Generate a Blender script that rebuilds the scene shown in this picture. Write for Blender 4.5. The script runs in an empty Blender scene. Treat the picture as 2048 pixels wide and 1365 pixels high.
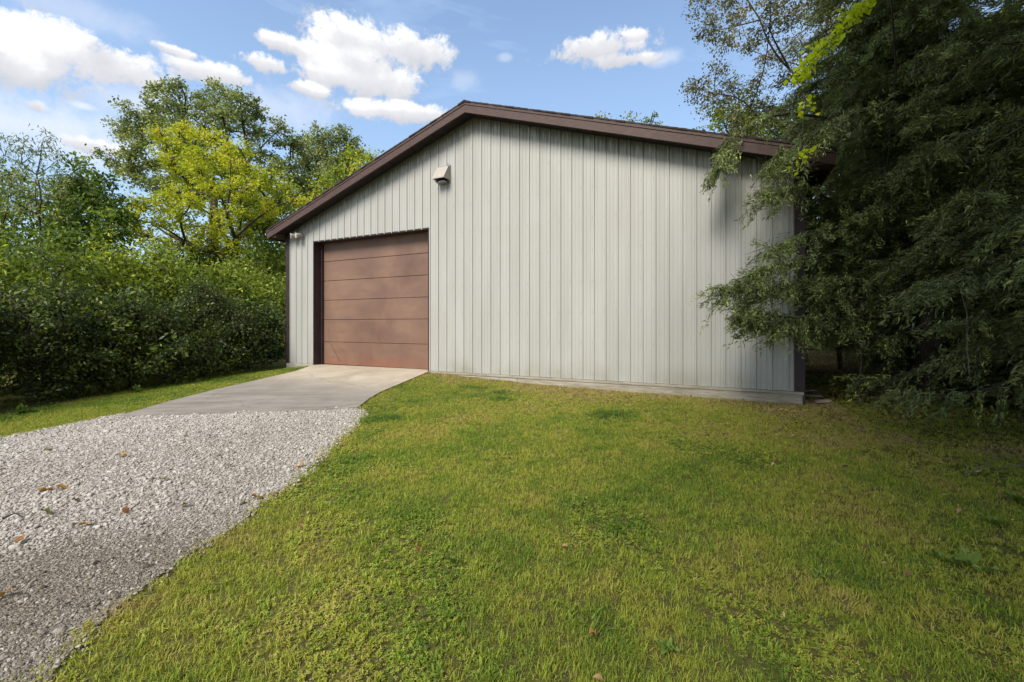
import bpy, bmesh, math, random
import numpy as np
from mathutils import Vector, Matrix

S = bpy.context.scene
COL = S.collection
rng = np.random.default_rng(7)
random.seed(7)

# ------------------------------------------------------------------ camera
F = 870.0; CX = 1024.0; HY = 650.0; CAMZ = 1.5      # photo pixels / metres
cam_d = bpy.data.cameras.new('camera'); cam = bpy.data.objects.new('camera', cam_d); COL.objects.link(cam)
cam.location = (0, 0, CAMZ); cam.rotation_euler = (math.pi/2, 0, 0)
cam_d.sensor_width = 36.0; cam_d.lens = F/2048*36.0
cam_d.shift_y = -(682.5-HY)/2048
cam_d.clip_start = 0.05; cam_d.clip_end = 3000
S.camera = cam

# ------------------------------------------------------------------ render
S.render.engine = 'CYCLES'
S.view_settings.view_transform = 'Standard'; S.view_settings.look = 'None'
S.view_settings.gamma = 1.0; S.view_settings.use_curve_mapping = False
S.view_settings.exposure = 0.9
cy = S.cycles
cy.max_bounces = 7; cy.diffuse_bounces = 4; cy.glossy_bounces = 2; cy.transmission_bounces = 4; cy.transparent_max_bounces = 4
cy.sample_clamp_indirect = 6.0
cy.use_denoising = True
try:
    cy.denoiser = 'OPENIMAGEDENOISE'; cy.denoising_input_passes = 'RGB_ALBEDO_NORMAL'; cy.denoising_prefilter = 'ACCURATE'
except Exception: pass

# ------------------------------------------------------------------ sun + sky
SUN_AZ, SUN_EL = math.radians(211), math.radians(45)     # azimuth from +Y, clockwise
to_sun = Vector((math.sin(SUN_AZ)*math.cos(SUN_EL), math.cos(SUN_AZ)*math.cos(SUN_EL), math.sin(SUN_EL)))
sl = bpy.data.lights.new('sun', 'SUN'); so = bpy.data.objects.new('sun', sl); COL.objects.link(so)
sl.energy = 2.6; sl.angle = math.radians(25); sl.color = (1.0, 0.955, 0.88)
so.rotation_euler = to_sun.to_track_quat('Z', 'Y').to_euler(); so.location = (0, 0, 40)

W = bpy.data.worlds.new('World'); S.world = W; W.use_nodes = True
class NT:
    """tiny helper for node trees"""
    def __init__(s, tree): s.t = tree; s.n = tree.nodes; s.l = tree.links
    def add(s, typ, **kw):
        nd = s.n.new(typ)
        for k, v in kw.items(): setattr(nd, k, v)
        return nd
    def put(s, nd, i, v):
        if hasattr(v, 'links'): s.l.new(v, nd.inputs[i])
        elif v is not None: nd.inputs[i].default_value = v
    def m(s, op, a, b=None, c=None, clamp=False):
        nd = s.add('ShaderNodeMath', operation=op, use_clamp=clamp)
        s.put(nd, 0, a); s.put(nd, 1, b); s.put(nd, 2, c); return nd.outputs[0]
    def v(s, op, a, b=None):
        nd = s.add('ShaderNodeVectorMath', operation=op); s.put(nd, 0, a); s.put(nd, 1, b)
        return nd.outputs['Value'] if op in ('DOT_PRODUCT', 'LENGTH', 'DISTANCE') else nd.outputs[0]
    def mix(s, f, a, b, blend='MIX'):
        nd = s.add('ShaderNodeMix', data_type='RGBA', blend_type=blend)
        s.put(nd, 0, f); s.put(nd, 6, a); s.put(nd, 7, b); return nd.outputs[2]
    def noise(s, vec, scale, detail=4, rough=.55, dist=0.0):
        nd = s.add('ShaderNodeTexNoise'); nd.inputs['Scale'].default_value = scale; nd.inputs['Detail'].default_value = detail
        nd.inputs['Roughness'].default_value = rough; nd.inputs['Distortion'].default_value = dist
        if vec is not None: s.l.new(vec, nd.inputs['Vector'])
        return nd
    def ss(s, x, a, b, lo=0., hi=1.):
        nd = s.add('ShaderNodeMapRange', interpolation_type='SMOOTHSTEP'); s.put(nd, 0, x)
        nd.inputs[1].default_value = a; nd.inputs[2].default_value = b; nd.inputs[3].default_value = lo; nd.inputs[4].default_value = hi
        return nd.outputs[0]
    def ramp(s, f, stops):
        nd = s.add('ShaderNodeValToRGB'); e = nd.color_ramp.elements
        while len(e) > 1: e.remove(e[-1])
        e[0].position = stops[0][0]; e[0].color = (*stops[0][1], 1)
        for p, c in stops[1:]:
            x = e.new(p); x.color = (*c, 1)
        s.put(nd, 0, f); return nd.outputs[0]

def build_sky():
    N = NT(W.node_tree); N.n.clear()
    sky = N.add('ShaderNodeTexSky', sky_type='NISHITA', sun_disc=False, sun_elevation=SUN_EL, sun_rotation=SUN_AZ,
                altitude=200, air_density=1.0, dust_density=1.2, ozone_density=1.4)
    tc = N.add('ShaderNodeTexCoord'); D = tc.outputs['Generated']
    D = N.v('NORMALIZE', D)
    big = N.noise(D, 7.0, 8, .62, .25); fine = N.noise(D, 30.0, 8, .68, .3)
    nz = N.m('ADD', N.m('MULTIPLY', N.m('SUBTRACT', big.outputs[0], .5), 4.2), N.m('MULTIPLY', N.m('SUBTRACT', fine.outputs[0], .5), 2.8))
    # cumulus banks: centre pixel of the view they stand in, half width, half height (radians come out below)
    banks = [(40,110,150,75),(190,115,135,55),(-150,70,200,110),(430,148,95,28),(560,85,45,20),(525,128,50,22),(640,110,60,26),(715,90,95,55),(830,100,85,45),
             (740,150,120,48),(660,150,70,30),(610,175,50,16),(815,226,130,24),(1195,98,115,38),(1270,70,35,14),(1240,122,75,15),(190,292,60,18),(1265,262,60,12),
             (360,105,50,12),(75,215,25,18),(2350,150,260,110)]
    F_ = None; SH = None
    for (px, py, rx, ry) in banks:
        c = Vector(((px-CX)/F, 1.0, (HY-py)/F)); L = c.length; c.normalize()
        right = c.cross(Vector((0, 0, 1))).normalized(); up = right.cross(c)
        a = rx/F/L*1.08; b = ry/F/L*1.02
        dx = N.m('MULTIPLY', N.v('DOT_PRODUCT', D, tuple(right)), 1/a)
        dyv = N.m('MULTIPLY', N.v('DOT_PRODUCT', D, tuple(up)), 1/b)
        front = N.m('GREATER_THAN', N.v('DOT_PRODUCT', D, tuple(c)), 0.3)
        d2 = N.m('ADD', N.m('MULTIPLY', dx, dx), N.m('MULTIPLY', dyv, dyv))
        f = N.m('MAXIMUM', N.m('SUBTRACT', 1.0, N.m('SQRT', d2)), -1.0)
        f = N.m('SUBTRACT', f, N.m('MULTIPLY', N.m('SUBTRACT', 1.0, front), 3.0))
        sh = N.m('ADD', N.m('MULTIPLY', dyv, 0.5), 0.5)           # 0 at a bank's base, 1 at its top
        w = N.ss(f, -0.05, 0.5)
        if F_ is None: F_ = f; SH = N.m('MULTIPLY', sh, w); WT = w
        else:
            F_ = N.m('SMOOTH_MAX', F_, f, 0.35); SH = N.m('ADD', SH, N.m('MULTIPLY', sh, w)); WT = N.m('ADD', WT, w)
    sh = N.m('DIVIDE', SH, N.m('ADD', WT, 0.02))
    # scattered cloud over the rest of the sky, same kind of cover as in view
    sep = N.add('ShaderNodeSeparateXYZ'); N.l.new(D, sep.inputs[0])
    out = N.m('MAXIMUM', N.ss(sep.outputs[1], 0.45, 0.1), N.ss(sep.outputs[2], 0.62, 0.8))
    cov = N.m('SUBTRACT', N.m('MULTIPLY', N.m('SUBTRACT', N.noise(D, 2.2, 4, .55).outputs[0], .46), 5.0), 0.1)
    Fo = N.m('SUBTRACT', N.m('MULTIPLY', out, N.m('ADD', cov, 1.2)), 1.2)
    Fa = N.m('MAXIMUM', F_, Fo)
    dens = N.ss(N.m('ADD', Fa, N.m('MULTIPLY', nz, 0.60)), -0.04, 0.42)
    # thin high veil
    mp = N.add('ShaderNodeMapping'); mp.inputs['Scale'].default_value = (1.2, 1.2, 5.0); N.l.new(D, mp.inputs[0])
    veil = N.m('MULTIPLY', N.ss(N.noise(mp.outputs[0], 2.5, 5, .6, .5).outputs[0], .36, .72), .5)
    low = N.ss(sep.outputs[2], 0.85, 0.05, 0.10, 0.62)
    veil = N.m('MAXIMUM', veil, low)
    for (px, py, rx, ry, am) in [(60,250,330,95,.75),(300,215,170,60,.55),(170,30,160,50,.35),(560,215,160,60,.45),(930,160,45,30,.32),(1010,115,22,10,.35),(80,215,40,26,.8),(165,212,36,14,.8),(1330,115,50,20,.5)]:
        c = Vector(((px-CX)/F, 1.0, (HY-py)/F)); L = c.length; c.normalize()
        right = c.cross(Vector((0, 0, 1))).normalized(); up = right.cross(c)
        dx = N.m('MULTIPLY', N.v('DOT_PRODUCT', D, tuple(right)), F*L/rx); dyv = N.m('MULTIPLY', N.v('DOT_PRODUCT', D, tuple(up)), F*L/ry)
        d2 = N.m('SQRT', N.m('ADD', N.m('MULTIPLY', dx, dx), N.m('MULTIPLY', dyv, dyv)))
        f = N.m('ADD', N.m('SUBTRACT', 1.0, d2), N.m('MULTIPLY', nz, .35))
        f = N.m('MULTIPLY', N.ss(f, 0.0, .9), N.m('GREATER_THAN', N.v('DOT_PRODUCT', D, tuple(c)), 0.3))
        wisp = N.m('MULTIPLY', f, am) if am == .75 else N.m('MAXIMUM', wisp, N.m('MULTIPLY', f, am))
    shade = N.m('ADD', sh, N.m('MULTIPLY', N.m('SUBTRACT', big.outputs[0], .5), 1.4))
    ccol = N.ramp(shade, [(0.15, (0.58, 0.60, 0.65)), (0.46, (0.74, 0.745, 0.78)), (0.64, (0.93, 0.93, 0.93)), (0.80, (1.0, 1.0, 1.0))])
    blue = N.mix(1.0, sky.outputs[0], (0.98, 1.05, 1.10, 1), 'MULTIPLY')
    bg_s = N.add('ShaderNodeBackground'); N.l.new(blue, bg_s.inputs[0]); bg_s.inputs[1].default_value = 0.115
    bg_v = N.add('ShaderNodeBackground'); bg_v.inputs[0].default_value = (0.52, 0.72, 1.0, 1); bg_v.inputs[1].default_value = 0.60
    bg_c = N.add('ShaderNodeBackground'); N.l.new(ccol, bg_c.inputs[0]); bg_c.inputs[1].default_value = 0.62
    m0 = N.add('ShaderNodeMixShader'); N.l.new(veil, m0.inputs[0]); N.l.new(bg_s.outputs[0], m0.inputs[1]); N.l.new(bg_v.outputs[0], m0.inputs[2])
    bg_w = N.add('ShaderNodeBackground'); bg_w.inputs[0].default_value = (.80, .84, .93, 1); bg_w.inputs[1].default_value = 0.62
    mw = N.add('ShaderNodeMixShader'); N.l.new(wisp, mw.inputs[0]); N.l.new(m0.outputs[0], mw.inputs[1]); N.l.new(bg_w.outputs[0], mw.inputs[2]); m0 = mw
    m1 = N.add('ShaderNodeMixShader'); N.l.new(dens, m1.inputs[0]); N.l.new(m0.outputs[0], m1.inputs[1]); N.l.new(bg_c.outputs[0], m1.inputs[2])
    o = N.add('ShaderNodeOutputWorld'); N.l.new(m1.outputs[0], o.inputs[0])
    W.cycles.sampling_method = 'MANUAL'; W.cycles.sample_map_resolution = 1024
build_sky()

# ------------------------------------------------------------------ small helpers
def fbm(x, y, seed=0, octs=4, base=1.0):
    """2D value noise, 0..1"""
    r = np.random.default_rng(seed); T = r.random((256, 256)); out = 0; amp = 1; tot = 0; fr = base
    x = np.asarray(x, float); y = np.asarray(y, float)
    for o in range(octs):
        X = x*fr + 17.3*o; Y = y*fr + 9.1*o; xi = np.floor(X).astype(int); yi = np.floor(Y).astype(int)
        fx = X-xi; fy = Y-yi; fx = fx*fx*(3-2*fx); fy = fy*fy*(3-2*fy)
        g = lambda a, b: T[a % 256, b % 256]
        out = out + amp*((g(xi, yi)*(1-fx)+g(xi+1, yi)*fx)*(1-fy) + (g(xi, yi+1)*(1-fx)+g(xi+1, yi+1)*fx)*fy)
        tot += amp; amp *= .5; fr *= 2
    return out/tot

def at(px, py, Z):
    """the point seen at a photo pixel, Z metres in front of the camera"""
    return np.array([(px-CX)/F*Z, Z, CAMZ+(HY-py)/F*Z])

def empty(name, loc, rz=0.0):
    o = bpy.data.objects.new(name, None); COL.objects.link(o); o.location = loc; o.rotation_euler = (0, 0, rz); o.empty_display_size = .3
    return o
def tag(o, label=None, cat=None, group=None, kind=None):
    if label: o['label'] = label
    if cat: o['category'] = cat
    if group: o['group'] = group
    if kind: o['kind'] = kind
    return o

def mesh_np(name, V, faces, mat=None, parent=None, attrs=None, smooth=False, mats=None, fmat=None):
    """faces: list of int arrays (n,k). One object."""
    me = bpy.data.meshes.new(name); V = np.asarray(V, np.float32)
    me.vertices.add(len(V)); me.vertices.foreach_set('co', V.ravel())
    loops = np.concatenate([f.ravel() for f in faces]).astype(np.int32)
    tot = np.concatenate([np.full(len(f), f.shape[1], np.int32) for f in faces])
    st = np.concatenate([[0], np.cumsum(tot)[:-1]]).astype(np.int32)
    me.loops.add(len(loops)); me.loops.foreach_set('vertex_index', loops)
    me.polygons.add(len(tot)); me.polygons.foreach_set('loop_start', st)
    try: me.polygons.foreach_set('loop_total', tot)
    except Exception: pass
    if attrs:
        for k, a in attrs.items():
            at_ = me.attributes.new(k, 'FLOAT', 'POINT'); at_.data.foreach_set('value', np.asarray(a, np.float32))
    if mat: me.materials.append(mat)
    me.update(calc_edges=True)
    if smooth: me.polygons.foreach_set('use_smooth', np.ones(len(tot), bool))
    o = bpy.data.objects.new(name, me); COL.objects.link(o)
    if parent: o.parent = parent
    return o

class MB:
    """collects boxes, prisms and tubes into one bmesh"""
    def __init__(s): s.bm = bmesh.new()
    def box(s, x0, x1, y0, y1, z0, z1, bev=0.0, rot=None, at_=None):
        vs = [s.bm.verts.new((x, y, z)) for x in (x0, x1) for y in (y0, y1) for z in (z0, z1)]
        for f in ((0,1,3,2),(4,6,7,5),(0,4,5,1),(2,3,7,6),(0,2,6,4),(1,5,7,3)): s.bm.faces.new([vs[i] for i in f])
        if bev > 0:
            es = list({e for v in vs for e in v.link_edges})
            bmesh.ops.bevel(s.bm, geom=es, offset=bev, segments=1, affect='EDGES')
        return s
    def prism(s, poly, axis, a, b):
        """poly in the plane across axis ('x','y','z'), extruded a..b"""
        def P(p, t): return {'x': (t, p[0], p[1]), 'y': (p[0], t, p[1]), 'z': (p[0], p[1], t)}[axis]
        A = [s.bm.verts.new(P(p, a)) for p in poly]; B = [s.bm.verts.new(P(p, b)) for p in poly]; n = len(poly)
        s.bm.faces.new(A); s.bm.faces.new(B[::-1])
        for i in range(n): s.bm.faces.new((A[i], B[i], B[(i+1) % n], A[(i+1) % n]))
        return s
    def lathe(s, prof, M, seg=14):
        rings = []
        for r, z in prof:
            rings.append([s.bm.verts.new(M @ Vector((r*math.cos(2*math.pi*i/seg), r*math.sin(2*math.pi*i/seg), z))) for i in range(seg)])
        for a, b in zip(rings, rings[1:]):
            for i in range(seg): s.bm.faces.new((a[i], a[(i+1) % seg], b[(i+1) % seg], b[i]))
        s.bm.faces.new(rings[0][::-1]); s.bm.faces.new(rings[-1])
        return s
    def done(s, name, mat, parent=None, smooth=False):
        bmesh.ops.recalc_face_normals(s.bm, faces=s.bm.faces[:])
        me = bpy.data.meshes.new(name); s.bm.to_mesh(me); s.bm.free(); me.materials.append(mat)
        if smooth:
            for p in me.polygons: p.use_smooth = True
        o = bpy.data.objects.new(name, me); COL.objects.link(o)
        if parent: o.parent = parent
        return o

def tubes(paths, sides=5):
    """paths: list of (pts (n,3), radii (n,)) -> verts, quads"""
    Vs = []; Q = []; base = 0
    ang = np.arange(sides)*2*np.pi/sides; ca, sa = np.cos(ang), np.sin(ang)
    for pts, rad in paths:
        pts = np.asarray(pts, float); n = len(pts); rad = np.broadcast_to(np.asarray(rad, float), (n,))
        T = np.gradient(pts, axis=0); T /= np.linalg.norm(T, axis=1, keepdims=True)+1e-9
        up = np.where(np.abs(T[:, 2:3]) > .9, np.array([[1., 0, 0]]), np.array([[0, 0, 1.]]))
        A = np.cross(T, up); A /= np.linalg.norm(A, axis=1, keepdims=True)+1e-9; B = np.cross(T, A)
        ring = pts[:, None, :] + rad[:, None, None]*(A[:, None, :]*ca[None, :, None] + B[:, None, :]*sa[None, :, None])
        Vs.append(ring.reshape(-1, 3))
        i = np.arange(n-1)[:, None]*sides; j = np.arange(sides)[None, :]; jn = (j+1) % sides
        Q.append(np.stack([i+j, i+jn, i+sides+jn, i+sides+j], -1).reshape(-1, 4)+base); base += n*sides
    return np.concatenate(Vs), np.concatenate(Q)

# ------------------------------------------------------------------ materials
def new_mat(name):
    m = bpy.data.materials.new(name); m.use_nodes = True; N = NT(m.node_tree); N.n.clear()
    out = N.add('ShaderNodeOutputMaterial'); return m, N, out
def principled(N, out, col, rough=.6, spec=.4, bump=None, bstr=.3, bdist=.01, metal=0.0):
    b = N.add('ShaderNodeBsdfPrincipled'); N.put(b, 'Base Color', col if hasattr(col, 'links') else (*col, 1)); N.put(b, 'Roughness', rough)
    b.inputs['Specular IOR Level'].default_value = spec; b.inputs['Metallic'].default_value = metal
    if bump is not None:
        bp = N.add('ShaderNodeBump'); bp.inputs['Strength'].default_value = bstr; bp.inputs['Distance'].default_value = bdist
        N.l.new(bump, bp.inputs['Height']); N.l.new(bp.outputs[0], b.inputs['Normal'])
    N.l.new(b.outputs[0], out.inputs[0]); return b
def obj_co(N): return N.add('ShaderNodeTexCoord').outputs['Object']
def pos(N): return N.add('ShaderNodeNewGeometry').outputs['Position']

def leaf_mat(name, stops, transl=.35, rough=.55, spec=.25):
    m, N, out = new_mat(name)
    a = N.add('ShaderNodeAttribute', attribute_name='tone')
    c = N.ramp(a.outputs['Fac'], stops)
    b = N.add('ShaderNodeBsdfPrincipled'); N.l.new(c, b.inputs['Base Color']); b.inputs['Roughness'].default_value = rough; b.inputs['Specular IOR Level'].default_value = spec
    t = N.add('ShaderNodeBsdfTranslucent'); N.l.new(N.mix(1.0, c, (1.25, 1.25, .7, 1), 'MULTIPLY'), t.inputs[0])
    x = N.add('ShaderNodeMixShader'); x.inputs[0].default_value = transl; N.l.new(b.outputs[0], x.inputs[1]); N.l.new(t.outputs[0], x.inputs[2])
    N.l.new(x.outputs[0], out.inputs[0]); return m
def bark_mat(name, c0, c1, sc=14):
    m, N, out = new_mat(name); p = pos(N)
    mp = N.add('ShaderNodeMapping'); mp.inputs['Scale'].default_value = (1, 1, .25); N.l.new(p, mp.inputs[0])
    n = N.noise(mp.outputs[0], sc, 6, .65)
    principled(N, out, N.ramp(n.outputs[0], [(.3, c0), (.7, c1)]), .9, .2, n.outputs[0], .8, .02); return m

M = {}
M['oak'] = leaf_mat('oak_leaf', [(0, (0.095, 0.122, 0.041)), (0.5, (0.213, 0.266, 0.086)), (0.85, (0.392, 0.434, 0.149)), (1, (0.596, 0.550, 0.289))], .3)
M['yellow'] = leaf_mat('yellow_leaf', [(0, (0.126, 0.182, 0.022)), (0.4, (0.378, 0.434, 0.029)), (0.8, (0.580, 0.587, 0.038)), (1, (0.655, 0.504, 0.058))], .45)
M['green'] = leaf_mat('green_leaf', [(0, (0.060, 0.104, 0.021)), (0.5, (0.151, 0.229, 0.038)), (0.85, (0.304, 0.390, 0.058)), (1, (0.608, 0.624, 0.085))], .4)
M['light'] = leaf_mat('light_green_leaf', [(0, (0.085, 0.123, 0.022)), (0.5, (0.206, 0.280, 0.034)), (0.85, (0.373, 0.433, 0.056)), (1, (0.633, 0.614, 0.079))], .42)
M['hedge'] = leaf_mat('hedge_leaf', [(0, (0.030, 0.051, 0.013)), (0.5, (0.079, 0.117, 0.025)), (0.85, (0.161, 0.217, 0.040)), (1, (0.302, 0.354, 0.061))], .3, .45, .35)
M['cedar'] = leaf_mat('cedar_leaf', [(0, (0.092, 0.115, 0.047)), (0.5, (0.179, 0.213, 0.080)), (0.85, (0.291, 0.339, 0.112)), (1, (0.497, 0.568, 0.134))], .2)
M['cedar_dead'] = leaf_mat('cedar_dead_leaf', [(0, (.20, .06, .02)), (1, (.34, .12, .04))], .2)
M['elm'] = leaf_mat('elm_leaf', [(0, (0.107, 0.106, 0.046)), (0.5, (0.203, 0.203, 0.085)), (0.85, (0.349, 0.316, 0.141)), (1, (0.537, 0.380, 0.190))], .3)
M['vine'] = leaf_mat('vine_leaf', [(0, (.32, .42, .01)), (.5, (.52, .62, .015)), (1, (.70, .68, .03))], .5)
M['willow'] = leaf_mat('willow_leaf', [(0, (0.119, 0.165, 0.071)), (0.5, (0.237, 0.297, 0.119)), (1, (0.426, 0.449, 0.189))], .35)
M['bark'] = bark_mat('bark', (.035, .028, .022), (.11, .09, .07))
M['bark_grey'] = bark_mat('grey_bark', (.10, .09, .075), (.26, .24, .20), 20)

# ------------------------------------------------------------------ the lie of the land
RC = np.array([4.639, 6.97]); DV = np.array([-.8998, .4363]); NV = np.array([-.4363, -.8998])   # right barn corner, along wall, outward
BW = 12.20; Z0 = CAMZ-1.07
def uq(x, y):
    dx = np.asarray(x, float)-RC[0]; dy = np.asarray(y, float)-RC[1]
    return dx*DV[0]+dy*DV[1], dx*NV[0]+dy*NV[1]
def ground(x, y):
    u, q = uq(x, y)
    b = np.interp(u, [-8, -1, 0, 2.8, 4.8, 7.3, 8.0, 11.2, 12.4, 14, 20], [.19, .20, .225, .245, .29, .395, .40, .385, .25, .2, .1])
    t = np.clip(q/7.6, 0, 1); t = t*(1.35-.35*t); 
    z = b*(1-t)
    back = np.clip(-q/6, 0, 1); z = z*(1-back)+.19*back
    return z + .03*(fbm(x, y, 3, 3, .35)-.5)*np.clip(q/2, 0, 1)
def gpt(px, py):
    """ground point under a photo pixel"""
    z = 0.1
    for _ in range(40):
        Z = F*(CAMZ-z)/(py-HY); X = (px-CX)/F*Z
        z = .5*z+.5*float(ground(X, Z))
    return np.array([X, Z])

def inside(poly, x, y):
    poly = np.asarray(poly); r = np.zeros(np.shape(x), bool); n = len(poly); j = n-1
    for i in range(n):
        xi, yi = poly[i]; xj, yj = poly[j]
        c = ((yi > y) != (yj > y)) & (x < (xj-xi)*(y-yi)/(yj-yi+1e-12)+xi); r ^= c; j = i
    return r
def edge_dist(poly, x, y):
    poly = np.asarray(poly, float); d = np.full(np.shape(x), 1e9)
    for a, b in zip(poly, np.roll(poly, -1, 0)):
        ab = b-a; L = ab@ab+1e-12; t = np.clip(((x-a[0])*ab[0]+(y-a[1])*ab[1])/L, 0, 1)
        d = np.minimum(d, np.hypot(x-a[0]-t*ab[0], y-a[1]-t*ab[1]))
    return d

def wl(u, q): return RC+DV*u+NV*q
APRON = [wl(11.12, -.30), wl(7.30, -.30), wl(7.29, .02)] + [gpt(*p) for p in ((800,770),(765,785),(738,800),(716,818))] + \
        [gpt(*p) for p in ((640,823),(500,828),(380,832),(236,836))] + [gpt(*p) for p in ((330,808),(430,782),(530,759),(590,745))] + [wl(11.16, .02)]
GRAVEL = [gpt(*p) for p in ((0,878),(60,866),(130,853),(240,830),(380,826),(500,822),(640,817),(705,816),(728,826),(712,848),(680,878),(645,912),(602,955),(562,984),(517,1006),
          (490,1040),(440,1074),(380,1110),(312,1163),(250,1206),(190,1255),(140,1300),(96,1362))] + [np.array(p) for p in ((-2.35, 1.6),(-3.0, .6),(-4.2,-1.5),(-12,-1.5),(-9.5, 3.6))]

# ------------------------------------------------------------------ ground materials
def lawn_mat():
    m, N, out = new_mat('lawn_soil'); p = pos(N)
    n1 = N.noise(p, 1.1, 5, .6); n2 = N.noise(p, 30, 4, .7); n3 = N.noise(p, 160, 3, .7)
    g = N.ramp(n1.outputs[0], [(.3, (.11, .125, .022)), (.55, (.18, .17, .035)), (.75, (.24, .20, .07))])
    c = N.mix(N.ss(n2.outputs[0], .35, .7), g, (.07, .055, .03, 1))
    c = N.mix(N.ss(n3.outputs[0], .35, .75, 0, .6), c, (.17, .16, .07, 1))
    # brown leaf litter away from the mown lawn
    sep = N.add('ShaderNodeSeparateXYZ'); N.l.new(p, sep.inputs[0])
    lit = N.ss(N.m('ADD', sep.outputs[0], N.m('MULTIPLY', n1.outputs[0], 2.0)), 5.6, 7.6)
    c = N.mix(N.m('MULTIPLY', lit, .75), c, N.ramp(n3.outputs[0], [(.3, (.045, .032, .022)), (.7, (.13, .085, .05))]))
    principled(N, out, c, .95, .1, N.m('ADD', n2.outputs[0], n3.outputs[0]), .8, .02); return m
def gravel_mat():
    m, N, out = new_mat('gravel_bed'); p = pos(N)
    v = N.add('ShaderNodeTexVoronoi'); v.inputs['Scale'].default_value = 55; N.l.new(p, v.inputs['Vector'])
    v2 = N.add('ShaderNodeTexVoronoi'); v2.inputs['Scale'].default_value = 130; N.l.new(p, v2.inputs['Vector'])
    hue = N.add('ShaderNodeSeparateColor'); N.l.new(v.outputs['Color'], hue.inputs[0])
    n = N.noise(p, 1.6, 4, .6)
    c = N.ramp(hue.outputs[0], [(0, (.20, .17, .14)), (.5, (.34, .30, .26)), (1, (.48, .44, .39))])
    sep = N.add('ShaderNodeSeparateXYZ'); N.l.new(p, sep.inputs[0])
    dirt = N.ss(N.m('ADD', sep.outputs[1], N.m('MULTIPLY', N.m('SUBTRACT', n.outputs[0], .5), 1.6)), 3.5, 2.7)
    c = N.mix(N.m('MULTIPLY', dirt, .75), c, N.ramp(hue.outputs[1], [(0, (.12, .098, .068)), (1, (.30, .255, .185))]))
    h = N.m('ADD', N.m('MULTIPLY', v.outputs['Distance'], -1.0), N.m('MULTIPLY', v2.outputs['Distance'], -.5))
    principled(N, out, c, .9, .2, h, 1.0, .02); return m
def concrete_mat():
    m, N, out = new_mat('worn_concrete'); p = pos(N)
    n = N.noise(p, 1.3, 6, .65, .6); n2 = N.noise(p, 60, 4, .7); 
    dv = N.v('DOT_PRODUCT', p, (NV[0], NV[1], 0)); q = N.m('SUBTRACT', dv, float(RC@NV))
    mp = N.add('ShaderNodeMapping'); mp.inputs['Rotation'].default_value = (0, 0, -.35); mp.inputs['Scale'].default_value = (.5, 2.2, 1); N.l.new(p, mp.inputs[0])
    st = N.noise(mp.outputs[0], 1.9, 8, .68, .5)
    vc = N.add('ShaderNodeTexVoronoi', feature='DISTANCE_TO_EDGE'); vc.inputs['Scale'].default_value = .55; wv = N.v('ADD', p, N.v('SCALE', N.noise(p, 3.0, 5, .6).outputs['Color'])); N.n[wv.node.name].inputs[1].links[0].from_node.inputs['Scale'].default_value = .35; N.l.new(wv, vc.inputs['Vector']); crack = N.ss(vc.outputs['Distance'], .012, .003)
    c = N.ramp(n.outputs[0], [(.3, (.36, .30, .22)), (.5, (.46, .39, .29)), (.7, (.53, .46, .36))])
    w = N.ss(N.m('ADD', q, N.m('MULTIPLY', N.m('SUBTRACT', st.outputs[0], .5), 3.2)), .9, 2.9)
    c = N.mix(N.m('MULTIPLY', w, .72), c, N.ramp(st.outputs[0], [(.35, (.10, .098, .10)), (.6, (.24, .22, .20))]))
    c = N.mix(N.ss(n2.outputs[0], .45, .8, 0, .35), c, (.14, .12, .10, 1))
    c = N.mix(N.m('MULTIPLY', crack, .22), c, (.07, .06, .05, 1))
    principled(N, out, c, .85, .25, n2.outputs[0], .25, .006); return m

def sheet(name, xs, ys, mat, dz, poly=None, cut=True):
    X, Y = np.meshgrid(xs, ys, indexing='ij'); Z = ground(X, Y)+dz
    V = np.stack([X, Y, Z], -1).reshape(-1, 3); nx, ny = X.shape
    i = np.arange(nx-1)[:, None]*ny; j = np.arange(ny-1)[None, :]
    Q = np.stack([i+j, i+ny+j, i+ny+j+1, i+j+1], -1).reshape(-1, 4)
    return mesh_np(name, V, [Q], mat, smooth=True)
xs = np.concatenate([[-900, -400, -160, -80, -45], np.arange(-28, 28.1, .4), [45, 80, 160, 400, 900]])
ys = np.concatenate([[-300, -120, -50, -24], np.arange(-12, 32.1, .4), [45, 70, 120, 250, 600, 1500]])
tag(sheet('ground', xs, ys, lawn_mat(), 0.0), kind='structure')

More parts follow.
